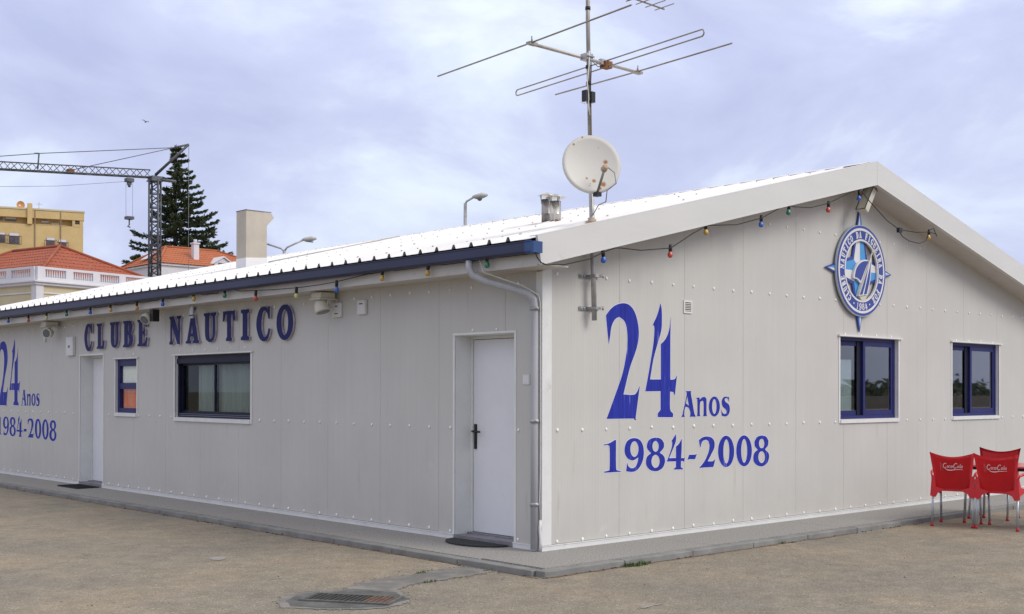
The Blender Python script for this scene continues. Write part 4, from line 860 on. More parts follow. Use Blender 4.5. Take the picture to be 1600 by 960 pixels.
for (ya, za), (yb, zb) in zip(ys, ys[1:]):
    if 2.8 < yb < 4.7 or 2.8 < ya < 4.6 and yb > 2.5: 
        continue
    if ya > 5.3 and yb > 5.3:
        # tied up behind the gutter between short drooping loops at each lamp
        cab.tube([(X0, ya, za+.085), (X0, ya-.10, za+.065+.0), (X0+.02, ya-.22, 2.785), (X0+.03, (ya+yb)/2, 2.792), (X0+.02, yb+.22, 2.785), (X0, yb+.12, zb+.062), (X0, yb, zb+.085)], .0055, 6)
    elif ya < 2.5: cab.tube([(X0, ya, za+.08), (X0+.02, ya-.2, 2.80), (X0+.02, yb+.2, 2.80), (X0, yb, zb+.08)], .0055, 6)
Q = [(5.348, 2.84), (5.1, 2.80), (4.95, 2.775), (4.586, 2.762), (4.2, 2.745), (3.67, 2.735), (3.2, 2.738), (2.842, 2.752), (2.55, 2.772), (2.25, 2.795), (1.993, 2.80)]
cab.tube([(X0, y, z) for y, z in Q], .0055, 6)
cab.tube([(X0, .307, 2.83), (X0, .1, 2.80), (X0, -.15, 2.80), (-.44, -.30, 2.80)], .0055, 6)
cab.build('cable', RUBBER, LS)
GSs = thing('string_lights', 'string of coloured bulbs hanging under the gable roof edge on both sides of the emblem', 'string lights', 'strings of coloured bulbs under the roof edges')
for x, z, c in [(.472,2.809,'blue'),(1.465,2.937,'red'),(2.049,3.22,'yellow'),(3.024,3.395,'blue'),(3.551,3.584,'green'),(4.363,3.698,'red'),(5.039,3.91,'blue'),(6.747,3.583,'yellow')]:
    bulb(GSs, (x, -.36, z-.005), c, rnd.uniform(-.01, .01), 0)
CG = [(-.47,2.80),(-.45,2.76),(-.40,2.715),(-.33,2.698),(-.078,2.72),(.266,2.80),(.489,2.891),(.626,2.934),(.7,2.94),(1.002,2.942),(1.465,3.003),(1.804,3.178),(2.049,3.288),(2.146,3.3),(2.569,3.348),(3.024,3.466),(3.376,3.617),(3.551,3.661),(3.652,3.657),(3.975,3.68),(4.35,3.773),(4.866,3.969),(5.039,4.02),(5.229,3.915),(5.682,3.698),(5.979,3.61),(6.397,3.615),(6.73,3.649),(6.935,3.642)]
cab = MB(); cab.tube([(x, -.395 if x < -.2 else -.37, z) for x, z in CG], .0058, 6)
cab.tube([(5.979, -.36, 3.60), (6.08, -.36, 3.53), (6.25, -.36, 3.49), (6.5, -.36, 3.48), (6.68, -.36, 3.53), (6.747, -.36, 3.63)], .0055, 6)
cab.tube([(6.73, -.36, 3.649), (6.85, -.34, 3.70), (6.935, -.33, 3.72), (7.0, -.34, 3.62)], .0055, 6); cab.build('cable', RUBBER, GSs)
MB().box((5.955, -.385, 3.575), (6.03, -.345, 3.635)).build('junction_box', BLACK, GSs)

# round spotlights under the long eave
def spot(name, y, label, aim, hood=.1, plate=True, size=1.0, zc=2.52, ml=CREAM):
    t = thing(name, label, 'spotlight', 'spotlights under the long eave', loc=(-.16, y, 2.69))
    if plate:
        MB().box((-.10, -.04, -.075), (.11, .16, -.002)).build('mounting_box', CREAM, t, bevel=.008)
        MB().box((-.115, -.055, -.09), (.12, .175, -.0755)).build('mounting_lip', CREAM, t)
    c = Vector((-.02, .045, zc-2.69)); a = Vector(aim).normalized()
    mb = MB(); mb.tube([(0, -.03, -.08), (0, -.045, -.13), c+Vector((0, -.05*size, 0))], .009, 6); mb.tube([(0, .03, -.08), (0, .045, -.13), c+Vector((0, .05*size, 0))], .009, 6); mb.build('bracket', CREAM, t)
    mb = MB(); mb.tube([c-a*.085*size, c-a*.075*size, c-a*.03*size, c+a*.04*size, c+a*.06*size], [.02*size, .05*size, .078*size, .088*size, .088*size], 18, cap=True); b = mb.build('lamp_housing', ml, t)
    mb = MB(); mb.tube([c+a*.0605*size, c+a*.0612*size], [.070*size]*2, 18); mb.build('lens', LAMPG, b)
    mb = MB(); 
    for k in range(4): mb.tube([c+a*.064*size+Vector((0, -.06+.04*k, -.045)), c+a*.064*size+Vector((0, -.06+.04*k, .045))], .003, 5)
    return t
spot('spotlight', 11.72, 'round cream spotlight facing the yard at the far end of the eave', (-.8, -.5, -.15), zc=2.50)
spot('spotlight', 3.48, 'round cream spotlight turned down from a box beside two small white plates', (.1, -.3, -.9), zc=2.52, size=1.1)
def bigflood():
    t = thing('floodlight', 'dark backed floodlight under the eave above the last letter of the first word', 'floodlight', loc=(-.30, 7.75, 2.69))
    mb = MB(); mb.box((.0, -.10, -.17), (.1, .0, -.002)); mb.build('bracket', BLACK, t)
    mb = MB(); c = Vector((-.02, .06, -.12)); a = Vector((-.75, -.35, -.55)).normalized(); mb.tube([c-a*.09, c-a*.07, c, c+a*.05], [.03, .06, .075, .078], 14); mb.build('lamp_housing', CREAM, t)
    mb = MB(); mb.tube([c+a*.051, c+a*.052], [.065]*2, 14); mb.build('lens', LAMPG, t)
bigflood()
def small_box(y0, y1, z0, z1, label, prints, d=.035):
    t = thing('sensor_box', label, 'box', 'small white boxes on the long wall', loc=(0, (y0+y1)/2, z0)); w = abs(y1-y0); h = z1-z0
    MB().box((-d, -w/2, 0), (-.002, w/2, h)).build('case', WPLAST, t, bevel=.004)
    mb = MB(); mb.box((-d-.0015, -w*.36, h*.1), (-d-.0005, w*.36, h*.9)); mb.build('label_plate', WTRIM, t)
    for (a, b, c, e) in prints: MB().box((-d-.003, a*w, b*h), (-d-.0016, c*w, e*h)).build('mark', PRINTK, t)
small_box(3.54, 3.36, 2.40, 2.57, 'white plate with two dark marks right beside the spotlight', [(-.15, .72, .12, .80), (-.2, .22, .2, .28)])
small_box(3.03, 2.87, 2.41, 2.575, 'white plate with one dark mark at the top, further from the spotlight', [(-.2, .70, .22, .78)])
small_box(11.36, 11.08, 2.11, 2.42, 'tall white box with a dark dot beside the far door', [(-.08, .42, .12, .55)], .05)
small_box(.27, .17, 1.60, 1.70, 'small white notice plate beside the near door', [], .008)
mb = MB(); mb.box((-.03, -.03, 0), (-.002, .03, .16)); tag(mb.build('wall_socket', WPLAST, loc=(0, 12.35, 2.37)), 'small pale wall socket left of the far spotlight', 'socket')
t = thing('hanging_bracket', 'short grey steel bracket hanging from the eave above the lettering', 'bracket', loc=(-.22, 6.62, 2.69))
mb = MB(); mb.box((-.02, -.05, -.17), (.0, .05, -.002)); mb.build('strap', GALV, t); mb = MB(); mb.box((-.03, -.055, -.14), (-.021, .055, -.125)); mb.build('clamp', BLACK, t)

# tilted lamp under the ridge
t = thing('gable_lamp', 'beige slab lamp tilted down under the gable peak above the emblem', 'lamp', loc=(5.42, -.20, 4.05))
Mx = Matrix.Translation((.02, -.03, -.10)) @ Matrix.Rotation(R(34), 4, 'Y')
mb = MB(); mb.box((-.05, -.06, -.19), (.05, .06, .17), M=Mx); mb.build('lamp_housing', CREAM, t, bevel=.01)
mb = MB(); mb.tube([Mx @ Vector(q) for q in ((-.055, -.064, -.195), (-.055, -.064, .175), (.055, -.064, .175))], .006, 6); mb.tube([Mx @ Vector(q) for q in ((-.055, -.064, -.195), (-.055, .064, -.195), (-.055, .064, .175))], .006, 6); mb.build('rim', BLACK, t)
mb = MB(); mb.tube([(.02, 0, .07), (.02, 0, -.02), (.0, -.02, -.08)], .012, 6); mb.build('bracket', GALV, t)

# ---- mast with brackets
MX, MY = .635, -.085
mast = thing('antenna_mast', 'tall weathered steel mast clamped to the gable wall and rising through the roof', 'mast', loc=(MX, MY, 2.24))
T3 = lambda z: (-.098*(min(z, 4.9)-2.24)/2.6, .0, z-2.24)
mb = MB(); mb.tube([T3(2.24), T3(2.8), T3(4.05)], .026, 12); mb.build('lower_pole', GALV, mast)
mb = MB(); mb.tube([T3(4.05), T3(5.2), T3(6.6)], .0215, 12); mb.build('upper_pole', ALU, mast)
for z in (4.03, 4.40, 4.58, 4.74, 5.32): mb = MB(); r = .034 if z < 4.1 else .027; mb.tube([Vector(T3(z))-Vector((0,0,.016)), Vector(T3(z))+Vector((0,0,.016))], r, 12); mb.build('clamp' if z < 4.1 else 'black_tape', GALV if z < 4.1 else BLACK, mast)
for z in (2.36, 2.68):
    mb = MB(); mb.box((-.14, MY*-1-.014-.003, z-2.24-.018), (.13, MY*-1-.004-.003, z-2.24+.018)); mb.box((-.035, -.045, z-2.24-.014), (.035, -.035, z-2.24+.014)); mb.box((.03, -.045, z-2.24-.014), (.042, .07, z-2.24+.014)); mb.box((-.042, -.045, z-2.24-.014), (-.03, .07, z-2.24+.014))
    b = mb.build('wall_bracket', GALV, mast)
    for x in (-.12, -.08, .10): MB().sphere((x, .066, z-2.24), .014, 8, 4).build('bolt', GALV, b)
    for x in (.05, .064): MB().tube([(x, -.06, z-2.24+.02), (x, -.06, z-2.24-.02)], .006, 6).build('bolt', GALV, b)
mb = MB(); mb.tube([(-.037, 0, zroof(MX)-2.24-.01), (-.037, 0, zroof(MX)-2.24+.03), (-.037, 0, zroof(MX)-2.24+.05)], [.06, .042, .028], 12); mb.build('roof_collar', mat('rust_stained_sealant', (.42,.32,.22), .8, var=.3, vscale=15), mast)
def sh(m):
    for v in m.b.verts: v.co.x -= .09
    return m
mb = MB(); mb.tube([(-.02, -.03, 2.65), (-.03, -.035, 2.5), (-.06, -.04, 2.33), (-.03, -.03, 2.18), (-.05, -.04, 2.05)], .007, 6)
sh(mb).build('cable', WPLAST, mast)
mb = MB(); mb.box((-.075, -.04, 2.15), (-.045, .02, 2.26)); mb.box((.0, -.045, 2.15), (.052, .02, 2.255)); sh(mb).build('amplifier_box', BLACK, mast)
mb = MB(); mb.tube([(-.05, 0, 2.13), (-.16, -.05, 2.12)], .004, 5); mb.tube([(-.03, -.03, 2.13), (-.01, -.03, 2.02)], .005, 5); sh(mb).build('wire', WPLAST, mast)

# ---- large three element aerial
ZB = 4.84
fm = thing('radio_aerial', 'large three element aerial with folded dipole on the mast', 'aerial', loc=(.69, MY, ZB))
def FMp(x, y): return Vector((x-.69, y-MY, 0))
mb = MB(); mb.tube([FMp(-.20, -.03), FMp(1.36, -.04)], .0175, 8); mb.build('boom', mat('pale_boom', (.50,.47,.42), .5, .4, var=.12, vscale=9), fm)
for (x0, y0, x1, y1, nm) in ((-.048, 1.547, -.29, -1.399, 'reflector'), (1.408, 1.255, 1.256, -1.297, 'director')):
    mb = MB(); mb.tube([FMp(x0, y0)+Vector((0,0,.02)), FMp((x0+x1)/2, (y0+y1)/2)+Vector((0,0,.012)), FMp(x1, y1)+Vector((0,0,.02))], .0085, 8); mb.build(nm, ALU, fm)
    cx, cy = x0+(x1-x0)*(y0+.035)/(y0-y1), -.035; mb = MB(); mb.box((cx-.69-.05, -.035-MY-.03, -.012), (cx-.69+.05, -.035-MY+.03, .012)); mb.tube([FMp(cx-.03, cy-.03), FMp(cx-.03, cy-.03)+Vector((0,0,.06))], .007, 6); mb.tube([FMp(cx+.03, cy+.03), FMp(cx+.03, cy+.03)+Vector((0,0,.06))], .007, 6); mb.build('element_clamp', ALU, fm)
# folded dipole: two parallel rods joined by bends, one above the other
d0, d1 = FMp(.982, 1.417), FMp(.736, -1.341); P = []; hh = .032
for k in range(9): a = math.pi/2+math.pi*k/8; P.append(d0+(d0-d1).normalized()*(-math.cos(a)*hh)+Vector((0, 0, math.sin(a)*hh)))
for k in range(9): a = -math.pi/2+math.pi*k/8; P.append(d1-(d0-d1).normalized()*(math.cos(a)*hh)+Vector((0, 0, math.sin(a)*hh)))
P.append(P[0]); mb = MB(); mb.tube(P, .0075, 8); mb.build('folded_dipole', ALU, fm)
dm = (d0+d1)/2; dm = d0.lerp(d1, (1.417+.035)/2.758)
mb = MB(); mb.box(tuple(dm-Vector((.05, .04, .045))), tuple(dm+Vector((.05, .04, .02)))); mb.build('dipole_box', RUST, fm); mb = MB(); mb.box(tuple(dm-Vector((.09, .02, .02))), tuple(dm+Vector((.08, .02, .035)))); mb.build('dipole_clamp', GALV, fm)
mb = MB(); mb.box((-.20, -.03, -.03), (-.11, .06, .03)); mb.tube([(-.205, -.04, .0), (-.105, -.04, 0)], .007, 6); mb.build('mast_clamp', GALV, fm)
mb = MB(); mb.tube([dm+Vector((-.05, 0, -.03)), dm+Vector((-.12, .0, -.05)), Vector((-.13, -.03, -.04)), Vector((-.145, -.03, -.3)), Vector((-.14, -.03, -.5))], .004, 6); mb.build('cable', RUBBER, fm)
# small aerial high on the mast, its tip in the top edge of the view
ya = thing('television_aerial', 'small many element aerial jutting from the top of the mast', 'aerial', loc=(.535, MY, 5.57))
bx0, bx1, by = -.35, 1.17, -.02
mb = MB(); mb.tube([(bx0, by, 0), (bx1, by+.03, 0)], .009, 6); mb.build('boom', ALU, ya)
for k in range(8):
    x = bx1-.03-.145*k; mb = MB(); mb.tube([(x-.01, by-.14-.006*k, .012), (x+.01, by+.14+.006*k, .012)], .0055, 6); mb.build('element', ALU, ya)
mb = MB(); mb.box((bx1-.62, by-.04, -.03), (bx1-.54, by+.04, .04)); mb.build('dipole_box', RUST, ya)
mb = MB(); mb.box((-.03, -.03, -.03), (.03, .03, .03)); mb.build('mast_clamp', GALV, ya)

# ---- dish
dish = thing('satellite_dish', 'round white satellite dish with rust spots facing the yard', 'satellite dish', loc=(.393, -.28, 3.737))
ax = (Vector((-7.94, -8.23, 1.54))-Vector((.36, -.28, 3.715))).normalized()
ax = Vector((-.50, -.80, .22)).normalized()
s_ = ax.cross(Vector((0,0,1))).normalized(); t_ = s_.cross(ax).normalized()
mb = MB(); rings = []; Rd = .288
for j in range(9):
    r = Rd*j/8
    if j == 0: rings.append([mb.b.verts.new(Vector((0,0,0))-ax*.05)]*1); continue
    rings.append([mb.b.verts.new(s_*r*math.cos(2*math.pi*k/36)+t_*r*1.04*math.sin(2*math.pi*k/36)-ax*.05*(1-(j/8)**2)) for k in range(36)])
for j in range(1, 8):
    for k in range(36): mb.b.faces.new((rings[j][k], rings[j][(k+1) % 36], rings[j+1][(k+1) % 36], rings[j+1][k])).smooth = True
for k in range(36): mb.b.faces.new((rings[0][0], rings[1][k], rings[1][(k+1) % 36])).smooth = True
rim = rings[-1]; back = [mb.b.verts.new(v.co*1.012-ax*.022) for v in rim]
for k in range(36): mb.b.faces.new((rim[k], back[k], back[(k+1) % 36], rim[(k+1) % 36]))
cb = mb.b.verts.new(-ax*.075)
for k in range(36): mb.b.faces.new((back[(k+1) % 36], back[k], cb)).smooth = True
mb.build('reflector', DISH, dish)
mb = MB(); foot = -t_*.288-s_*.035; lnb = ax*.15-t_*.10-s_*.085
mb.tube([foot-ax*.02, foot+ax*.03, lnb], .013, 6); mb.build('feed_arm', mat('feed_arm_grey', (.20,.20,.19), .5, .3, var=.1), dish)
mb = MB(); mb.tube([lnb-ax*.05, lnb-ax*.045, lnb+ax*.012, lnb+ax*.03], [.02, .033, .030, .016], 12); mb.build('receiver', mat('rusty_receiver', (.45,.23,.08), .8, col2=(.60,.55,.48), vscale=14), dish)
mb = MB(); mb.box((foot.x-.03, foot.y-.03, foot.z-.045), (foot.x+.03, foot.y+.03, foot.z-.005)); mb.build('arm_clamp', BLACK, dish)
mb = MB(); q = Vector((.36, .2, 0)); mb.tube([lnb+s_*-.03, lnb+s_*-.09-t_*.05, lnb+s_*-.10-t_*.16, foot+s_*-.10+t_*.02, foot+s_*-.08-t_*.10, Vector((.22, .12, -.36)), Vector((.19, .17, -.46))], .005, 6); mb.build('cable', mat('grey_cable', (.25,.26,.26), .6), dish)
mb = MB(); mb.tube([-ax*.07, Vector((.18, .17, -.02))], .02, 8); mb.box((.14, .15, -.09), (.22, .24, .09)); mb.build('mount', GALV, dish)

# ---- flues
def flue(x, y, h, r, label, fallen=False):
    t = thing('flue_pipe', label, 'chimney pipe', 'steel flue pipes on the roof', loc=(x, y, zroof(x)))
    mb = MB(); mb.tube([(0,0,-.05), (0,0,h*.40), (0,0,h*.41), (0,0,h*.44), (0,0,h*.45), (0,0,h)], [r, r, r*1.05, r*1.05, r, r], 20); mb.tube([(0,0,h), (0,0,h-.06)], r*.9, 20); mb.build('pipe', INOX, t)
    mb = MB(); mb.tube([(0,0,-.03), (0,0,.01), (0,0,.03)], [r*1.7, r*1.4, r*1.03], 16); mb.build('roof_collar', RUST, t)
    for a in (0.4, 2.5, 4.6): MB().tube([(r*math.cos(a), r*math.sin(a), h-.05), (r*1.15*math.cos(a), r*1.15*math.sin(a), h+.05)], .007, 5).build('cap_strut', INOX, t)
    mb = MB(); mb.tube([(0,0,h+.040), (0,0,h+.046), (0,0,h+.085)], [r*1.75, r*1.75, .012], 24); mb.build('cap', INOX, t)
flue(1.75, 1.60, .265, .066, 'nearer stained steel flue pipe with round cap on the roof')
flue(1.90, 1.90, .30, .062, 'steel flue pipe with round cap just behind the other one')
bpy.data.objects['pipe.001'].active_material = mat('dark_inox', (.28,.27,.26), .3, .85, var=.3, vscale=10)

# ---- rectangular sheet metal duct
t = thing('roof_duct', 'tall beige rectangular duct with side hood standing on the far part of the roof', 'chimney', loc=(1.56, 8.3, zroof(1.56)))
z0 = zroof(1.56); BE = mat('beige_sheet', (.46, .41, .335), .5, var=.09, vscale=3, spec=.4); q = lambda z: z-z0
mb = MB(); mb.prism([[(0, q(3.60)), (.37, q(3.62)), (.37, q(4.15)), (.50, q(4.29)), (.45, q(4.355)), (0, q(4.37))]], (0,0,0), (1,0,0), (0,0,1), (0,1,0), 0, .30); mb.build('shaft', BE, t)
mb = MB(); mb.prism([[(-.004, -.05), (.374, .04), (.374, q(3.645)), (-.004, q(3.62))]], (0,0,0), (1,0,0), (0,0,1), (0,1,0), -.004, .304); mb.build('painted_base', ROOF, t)
mb = MB(); mb.box((-.006, -.006, q(4.365)), (.006, .306, q(4.378))); mb.box((-.006, -.006, q(4.362)), (.45, .004, q(4.376))); mb.build('top_fold', mat('dark_edge', (.16,.15,.13), .6), t)

# ---- door mats
mb = MB(); pts = [(.42*math.cos(a)*1.0, .30*math.sin(a)) for a in [math.pi*k/16 for k in range(17)]]
mb.prism([[(x, y) for x, y in pts]], (-.03, .87, .003), (0, 1, 0), (-1, 0, 0), (0, 0, 1), 0, .014); tag(mb.build('door_mat', MATM), 'half round black rubber mat before the near door', 'door mat', 'mats before the doors')
dm_ = thing('door_mat', 'rectangular black open grid mat before the far door', 'door mat', 'mats before the doors', loc=(-.42, 9.98, .002))
for k in range(9): MB().box((.0+.042*k, 0, 0), (.016+.042*k, .78, .012)).build('mat_strip', MATM, dm_)
for k in range(13): MB().box((.0005, .0+.0637*k, .0125), (.352, .016+.0637*k, .018)).build('mat_rib', MATM, dm_)

# ================================================================== CHAIRS AND TABLE
def chair(label, x, y, ang, logo=True, group='red plastic armchairs by the gable wall'):
    t = thing('armchair', label, 'chair', group, loc=(x, y, GZ), rz=ang)
    H = lambda z: .205+.012*(z-.4)/.2 if z < .6 else .217+.050*((z-.6)/.28)**1.3
    def bk(s, z):      # back shell surface: s -1..1 across, z height
        w = H(z); zz = z+(.055*abs(s)**1.8)*max(0, (z-.7)/.13)
        return Vector((-.205-.30*(zz-.42)*.55-.028*(1-s*s)+.0, s*w, zz))
    mb = MB(); nz, ns = 12, 12; V = []
    for i in range(nz+1):
        z = .42+(.83-.42)*i/nz; V.append([mb.b.verts.new(bk(-1+2*j/ns, z)) for j in range(ns+1)])
    for i in range(nz):
        for j in range(ns): mb.b.faces.new((V[i][j], V[i][j+1], V[i+1][j+1], V[i+1][j])).smooth = True
    r = bmesh.ops.solidify(mb.b, geom=mb.b.faces[:], thickness=.012)
    mb.build('backrest', REDP, t)
    # seat shell
    mb = MB(); V = []
    for i in range(9):
        x_ = -.215+.44*i/8; V.append([mb.b.verts.new((x_, (-1+2*j/8)*(.215+.02*i/8), .425+.010*(i/8)+.018*abs(-1+2*j/8)**2-(.02*max(0, i-6)/2))) for j in range(9)])
    for i in range(8):
        for j in range(8): mb.b.faces.new((V[i][j], V[i+1][j], V[i+1][j+1], V[i][j+1])).smooth = True
    bmesh.ops.solidify(mb.b, geom=mb.b.faces[:], thickness=.014); mb.build('seat', REDP, t)
    # skirt: rear corners drop to the leg sockets and the lower edge arches up between them
    mb = MB(); lp_ = [(-.235, .60), (-.205, .62), (-.205, .46), (-.17, .425), (.17, .425), (.205, .46), (.205, .62), (.235, .60), (.252, .36), (.20, .345), (.175, .40), (.14, .422), (-.14, .422), (-.175, .40), (-.20, .345), (-.252, .36)]
    for s in (-1, 1):
        q = [(s*.203, .61), (s*.238, .60), (s*.256, .36), (s*.195, .345), (s*.170, .395), (s*.10, .428), (s*.10, .445), (s*.19, .47)]
        mb.prism([q], (-.232, 0, 0), (0, 1, 0), (0, 0, 1), (-1, 0, 0), .0, .014)
        q = [(-.235, .36), (-.17, .40), (.0, .425), (.12, .40), (.17, .36), (.23, .36), (.235, .45), (.0, .475), (-.15, .49), (-.222, .60), (-.245, .60)]
        mb.prism([q], (0, s*.243, 0), (1, 0, 0), (0, 0, 1), (0, s, 0), -.012, .0)
        mb.build('side_panel', REDP, t); mb = MB()
    mb.b.free()
    for s in (-1, 1):
        mb = MB(); P = [(-.238, s*.236, .60), (-.21, s*.248, .632), (-.15, s*.256, .642), (-.03, s*.262, .648), (.10, s*.262, .640), (.175, s*.258, .612), (.205, s*.250, .54), (.205, s*.245, .44)]
        mb.tube(P, [.010, .013, .018, .022, .022, .020, .018, .020], 8); mb.build('armrest', REDP, t)
    for sx, s in ((-1, -1), (-1, 1), (1, -1), (1, 1)):
        mb = MB(); a = Vector((.205*sx-.018, s*.226, .42)); b = Vector((.225*sx+(.02 if sx > 0 else -.03), s*.232, .03)); mb.tube([a, b], .0135, 10); lg = mb.build('leg', CALU, t)
        mb = MB(); mb.tube([b+Vector((0,0,.012)), b+Vector((0,0,-.012)), b+Vector((0,0,-.03))], [.0165, .020, .022], 10); mb.build('foot_cap', REDF, lg)
    if logo:
        # script wordmark with a wave and a faint bottle on the outside of the backrest
        mb = MB()
        def onback(u, v):    # u to the viewer's right, seen from behind
            s = -u/.24; z = .715+v
            p = bk(s, z); p.z = z; return p+Vector((-.0155, 0, 0))
        def stroke(pts, w=.006):
            pts = [Vector(p) for p in pts]
            for i in range(len(pts)-1):
                a, b = pts[i], pts[i+1]; d = (b-a); 
                if d.length < 1e-6: continue
                n_ = Vector((-d.y, d.x)).normalized()*w/2; e = d.normalized()*w*.3; a2, b2 = a-e, b+e
                mb.face([onback(*(a2-n_)), onback(*(b2-n_)), onback(*(b2+n_)), onback(*(a2+n_))])
        def arc(cx, cy, rx, ry, a0, a1, n=9, w=.006, sl=.25):
            stroke([(cx+rx*math.cos(R(a0+(a1-a0)*k/n))+sl*ry*math.sin(R(a0+(a1-a0)*k/n)), cy+ry*math.sin(R(a0+(a1-a0)*k/n))) for k in range(n+1)], w)
        def word(x0, k):
            arc(x0, .012, .020, .027, 40, 320, 12, .008); return x0+.020
        X = -.078
        arc(X, .012, .019, .028, 50, 320, 12, .0065)                       # C
        arc(X+.031, .0, .0085, .012, 0, 360, 9, .0045)                     # o
        arc(X+.053, .0, .0085, .012, 55, 305, 9, .0045)                    # c
        arc(X+.075, .0, .0085, .012, 0, 360, 9, .0045); stroke([(X+.087, .012), (X+.083, -.013)], .0045)   # a
        stroke([(X+.091, .003), (X+.101, .004)], .004)                    # hyphen
        X2 = X+.122
        arc(X2, .012, .019, .029, 50, 320, 12, .0065)
        arc(X2+.031, .0, .0085, .012, 0, 360, 9, .0045)
        stroke([(X2+.056, .034), (X2+.048, -.012)], .0045)
        arc(X2+.068, .0, .0085, .012, 0, 360, 9, .0045); stroke([(X2+.080, .012), (X2+.076, -.013)], .0045)
        wv = [(-.080, -.022), (-.065, -.033), (-.045, -.040), (-.02, -.042), (.01, -.039), (.04, -.034), (.09, -.030), (.13, -.032)]
        wd = [.002, .006, .009, .010, .009, .007, .005, .002]
        for i in range(7): stroke(wv[i:i+2], (wd[i]+wd[i+1])/2)
        mb.build('wordmark', LOGO_W, t)
        mb = MB()
        for s in (-1, 1): stroke([(-.125+s*.003, .045), (-.125+s*.003, .030), (-.125+s*.009, .012), (-.125+s*.008, -.005), (-.125+s*.011, -.02), (-.125+s*.009, -.045)], .0022)
        mb.build('bottle_print', mat('faint_print', (.70, .30, .32), .5) if 'faint_print' not in bpy.data.materials else bpy.data.materials['faint_print'], t)
    return t
chair('leftmost red plastic armchair with white script on its back', 5.65, -1.31, R(15.7))
chair('second red plastic armchair from the left with white script on its back', 5.755, -1.83, R(8.5))
chair('red plastic armchair facing the yard behind the table, only its bright front showing', 6.75, -1.24, R(190), False)
chair('red plastic armchair cut by the right edge of the photo', 6.22, -2.43, R(82), False)
tb = thing('table', 'square red topped cafe table with metal legs standing among the red chairs', 'table', loc=(6.36, -1.58, GZ), rz=R(8))
MB().box((-.40, -.42, .690), (.40, .42, .715)).build('table_top', mat('pale_red_top', (.62,.16,.15), .3, var=.05), tb, bevel=.006)
MB().box((-.37, -.39, .655), (.37, .39, .6895)).build('table_rim', BLACK, tb)
for sx in (-1, 1):
    for sy in (-1, 1):
        mb = MB(); a = Vector((.34*sx, .36*sy, .66)); b = Vector((.36*sx, .38*sy, .03)); mb.tube([a, b], .016, 10); lg = mb.build('leg', CALU, tb)
        mb = MB(); mb.tube([b+Vector((0,0,.01)), b-Vector((0,0,.03))], .021, 10); mb.build('foot_cap', REDF, lg)

# ================================================================== BACKGROUND
def lamp_post(x, y, H, label, heads):
    t = thing('street_lamp', label, 'street lamp', 'street lamps beyond the clubhouse', loc=(x, y, GZ))
    mb = MB(); mb.tube([(0,0,0), (0,0,H*.5), (0,0,H)], [.10, .075, .055], 10); mb.build('pole', GALV, t)
    for (dx, dy, dz, tilt) in heads:
        e = Vector((dx, dy, H+dz)); u = Vector((dx, dy, 0)).normalized()
        mb = MB(); mb.tube([(0,0,H-.03), Vector((dx*.15, dy*.15, H+dz*.3)), e], .035, 8); mb.build('arm', GALV, t)
        mb = MB(); mb.tube([e-u*.05+Vector((0,0,.0)), e+u*.06, e+u*.30+Vector((0,0,.05)), e+u*.48+Vector((0,0,.06))], [.05, .11, .13, .05], 10)
        for v in mb.b.verts: v.co.z = e.z+(v.co.z-e.z)*.75
        hd = mb.build('lamp_head', mat('lamp_head_grey', (.45,.46,.45), .5, var=.1) if 'lamp_head_grey' not in bpy.data.materials else bpy.data.materials['lamp_head_grey'], t)
        mb = MB(); mb.box(tuple(e+u*.1-Vector((.08,.08,.10))), tuple(e+u*.34+Vector((.08,.08,-.06)))) if u.x+u.y > 0 else mb.sphere(e+u*.2-Vector((0,0,.06)), .09, 8, 5); mb.build('lamp_glass', LAMPG, hd)
p1 = at(727, 318, 40); lat = RT
hd1 = RT*.30-FW*.1; lamp_post(p1.x, p1.y, p1.z-GZ, 'grey street lamp with one short arm rising behind the roof near the mast', [(hd1.x, hd1.y, .20, 0)])
p2 = at(444, 392, 45); r2 = RT*.74; l2 = -RT*.66; lamp_post(p2.x, p2.y, p2.z-GZ, 'grey street lamp with two slanting arms behind the roof duct', [(r2.x, r2.y, .42, 0), (l2.x, l2.y, .26, 0)])

# crane
STEEL = mat('crane_steel', (.115, .125, .145), .55, .4, var=.3, vscale=3)
D0 = 80
def lattice(mb, A, B, w, n, side, up, r=.035, rd=.02, tri=False, taper=1):
    A, B = Vector(A), Vector(B); side = Vector(side).normalized(); up = Vector(up).normalized()
    offs = [(-.5, -.5), (.5, -.5), (.5, .5), (-.5, .5)] if not tri else [(-.5, -.5), (.5, -.5), (0, .5)]
    def pt(k, i): 
        ww = w*(1+(taper-1)*i/n); return A.lerp(B, i/n)+side*offs[k][0]*ww+up*offs[k][1]*ww
    m = len(offs)
    for k in range(m):
        mb.tube([pt(k, 0), pt(k, n)], r, 5)
        k2 = (k+1) % m
        for i in range(n):
            a, b = (k, k2) if i % 2 == 0 else (k2, k); mb.tube([pt(a, i), pt(b, i+1)], rd, 4)
            if i % 2 == 0 and not tri: mb.tube([pt(k, i), pt(k2, i)], rd, 4)
cb = at(241, 615, D0); cx0, cy0 = cb.x, cb.y
crane = thing('tower_crane', 'grey lattice tower crane with its jib reaching left over the red roofs', 'crane', loc=(cx0, cy0, GZ))
zt = at(241, 281, D0).z-GZ
Fh = Vector((FW.x, FW.y, 0)).normalized()
mb = MB(); lattice(mb, (0,0,0), (0,0,9.2), .80, 13, RT, Fh, .075, .045); mb.build('tower_base', STEEL, crane)
mb = MB(); lattice(mb, (0,0,9.2), (0,0,zt), .60, 14, RT, Fh, .07, .04); mb.build('tower_top', STEEL, crane)
jd = LD((-2000-800)/FOC*70, 70)-LD((241-800)/FOC*80, 80)
J0 = Vector((0,0,zt+.15)); far = at(-150, 259, 76.2)-Vector((cx0, cy0, GZ)); far.z = at(-150, 259, 76.2).z-GZ
jdir = (at(0, 271, 77.6)-at(233, 284.5, 80)).normalized()
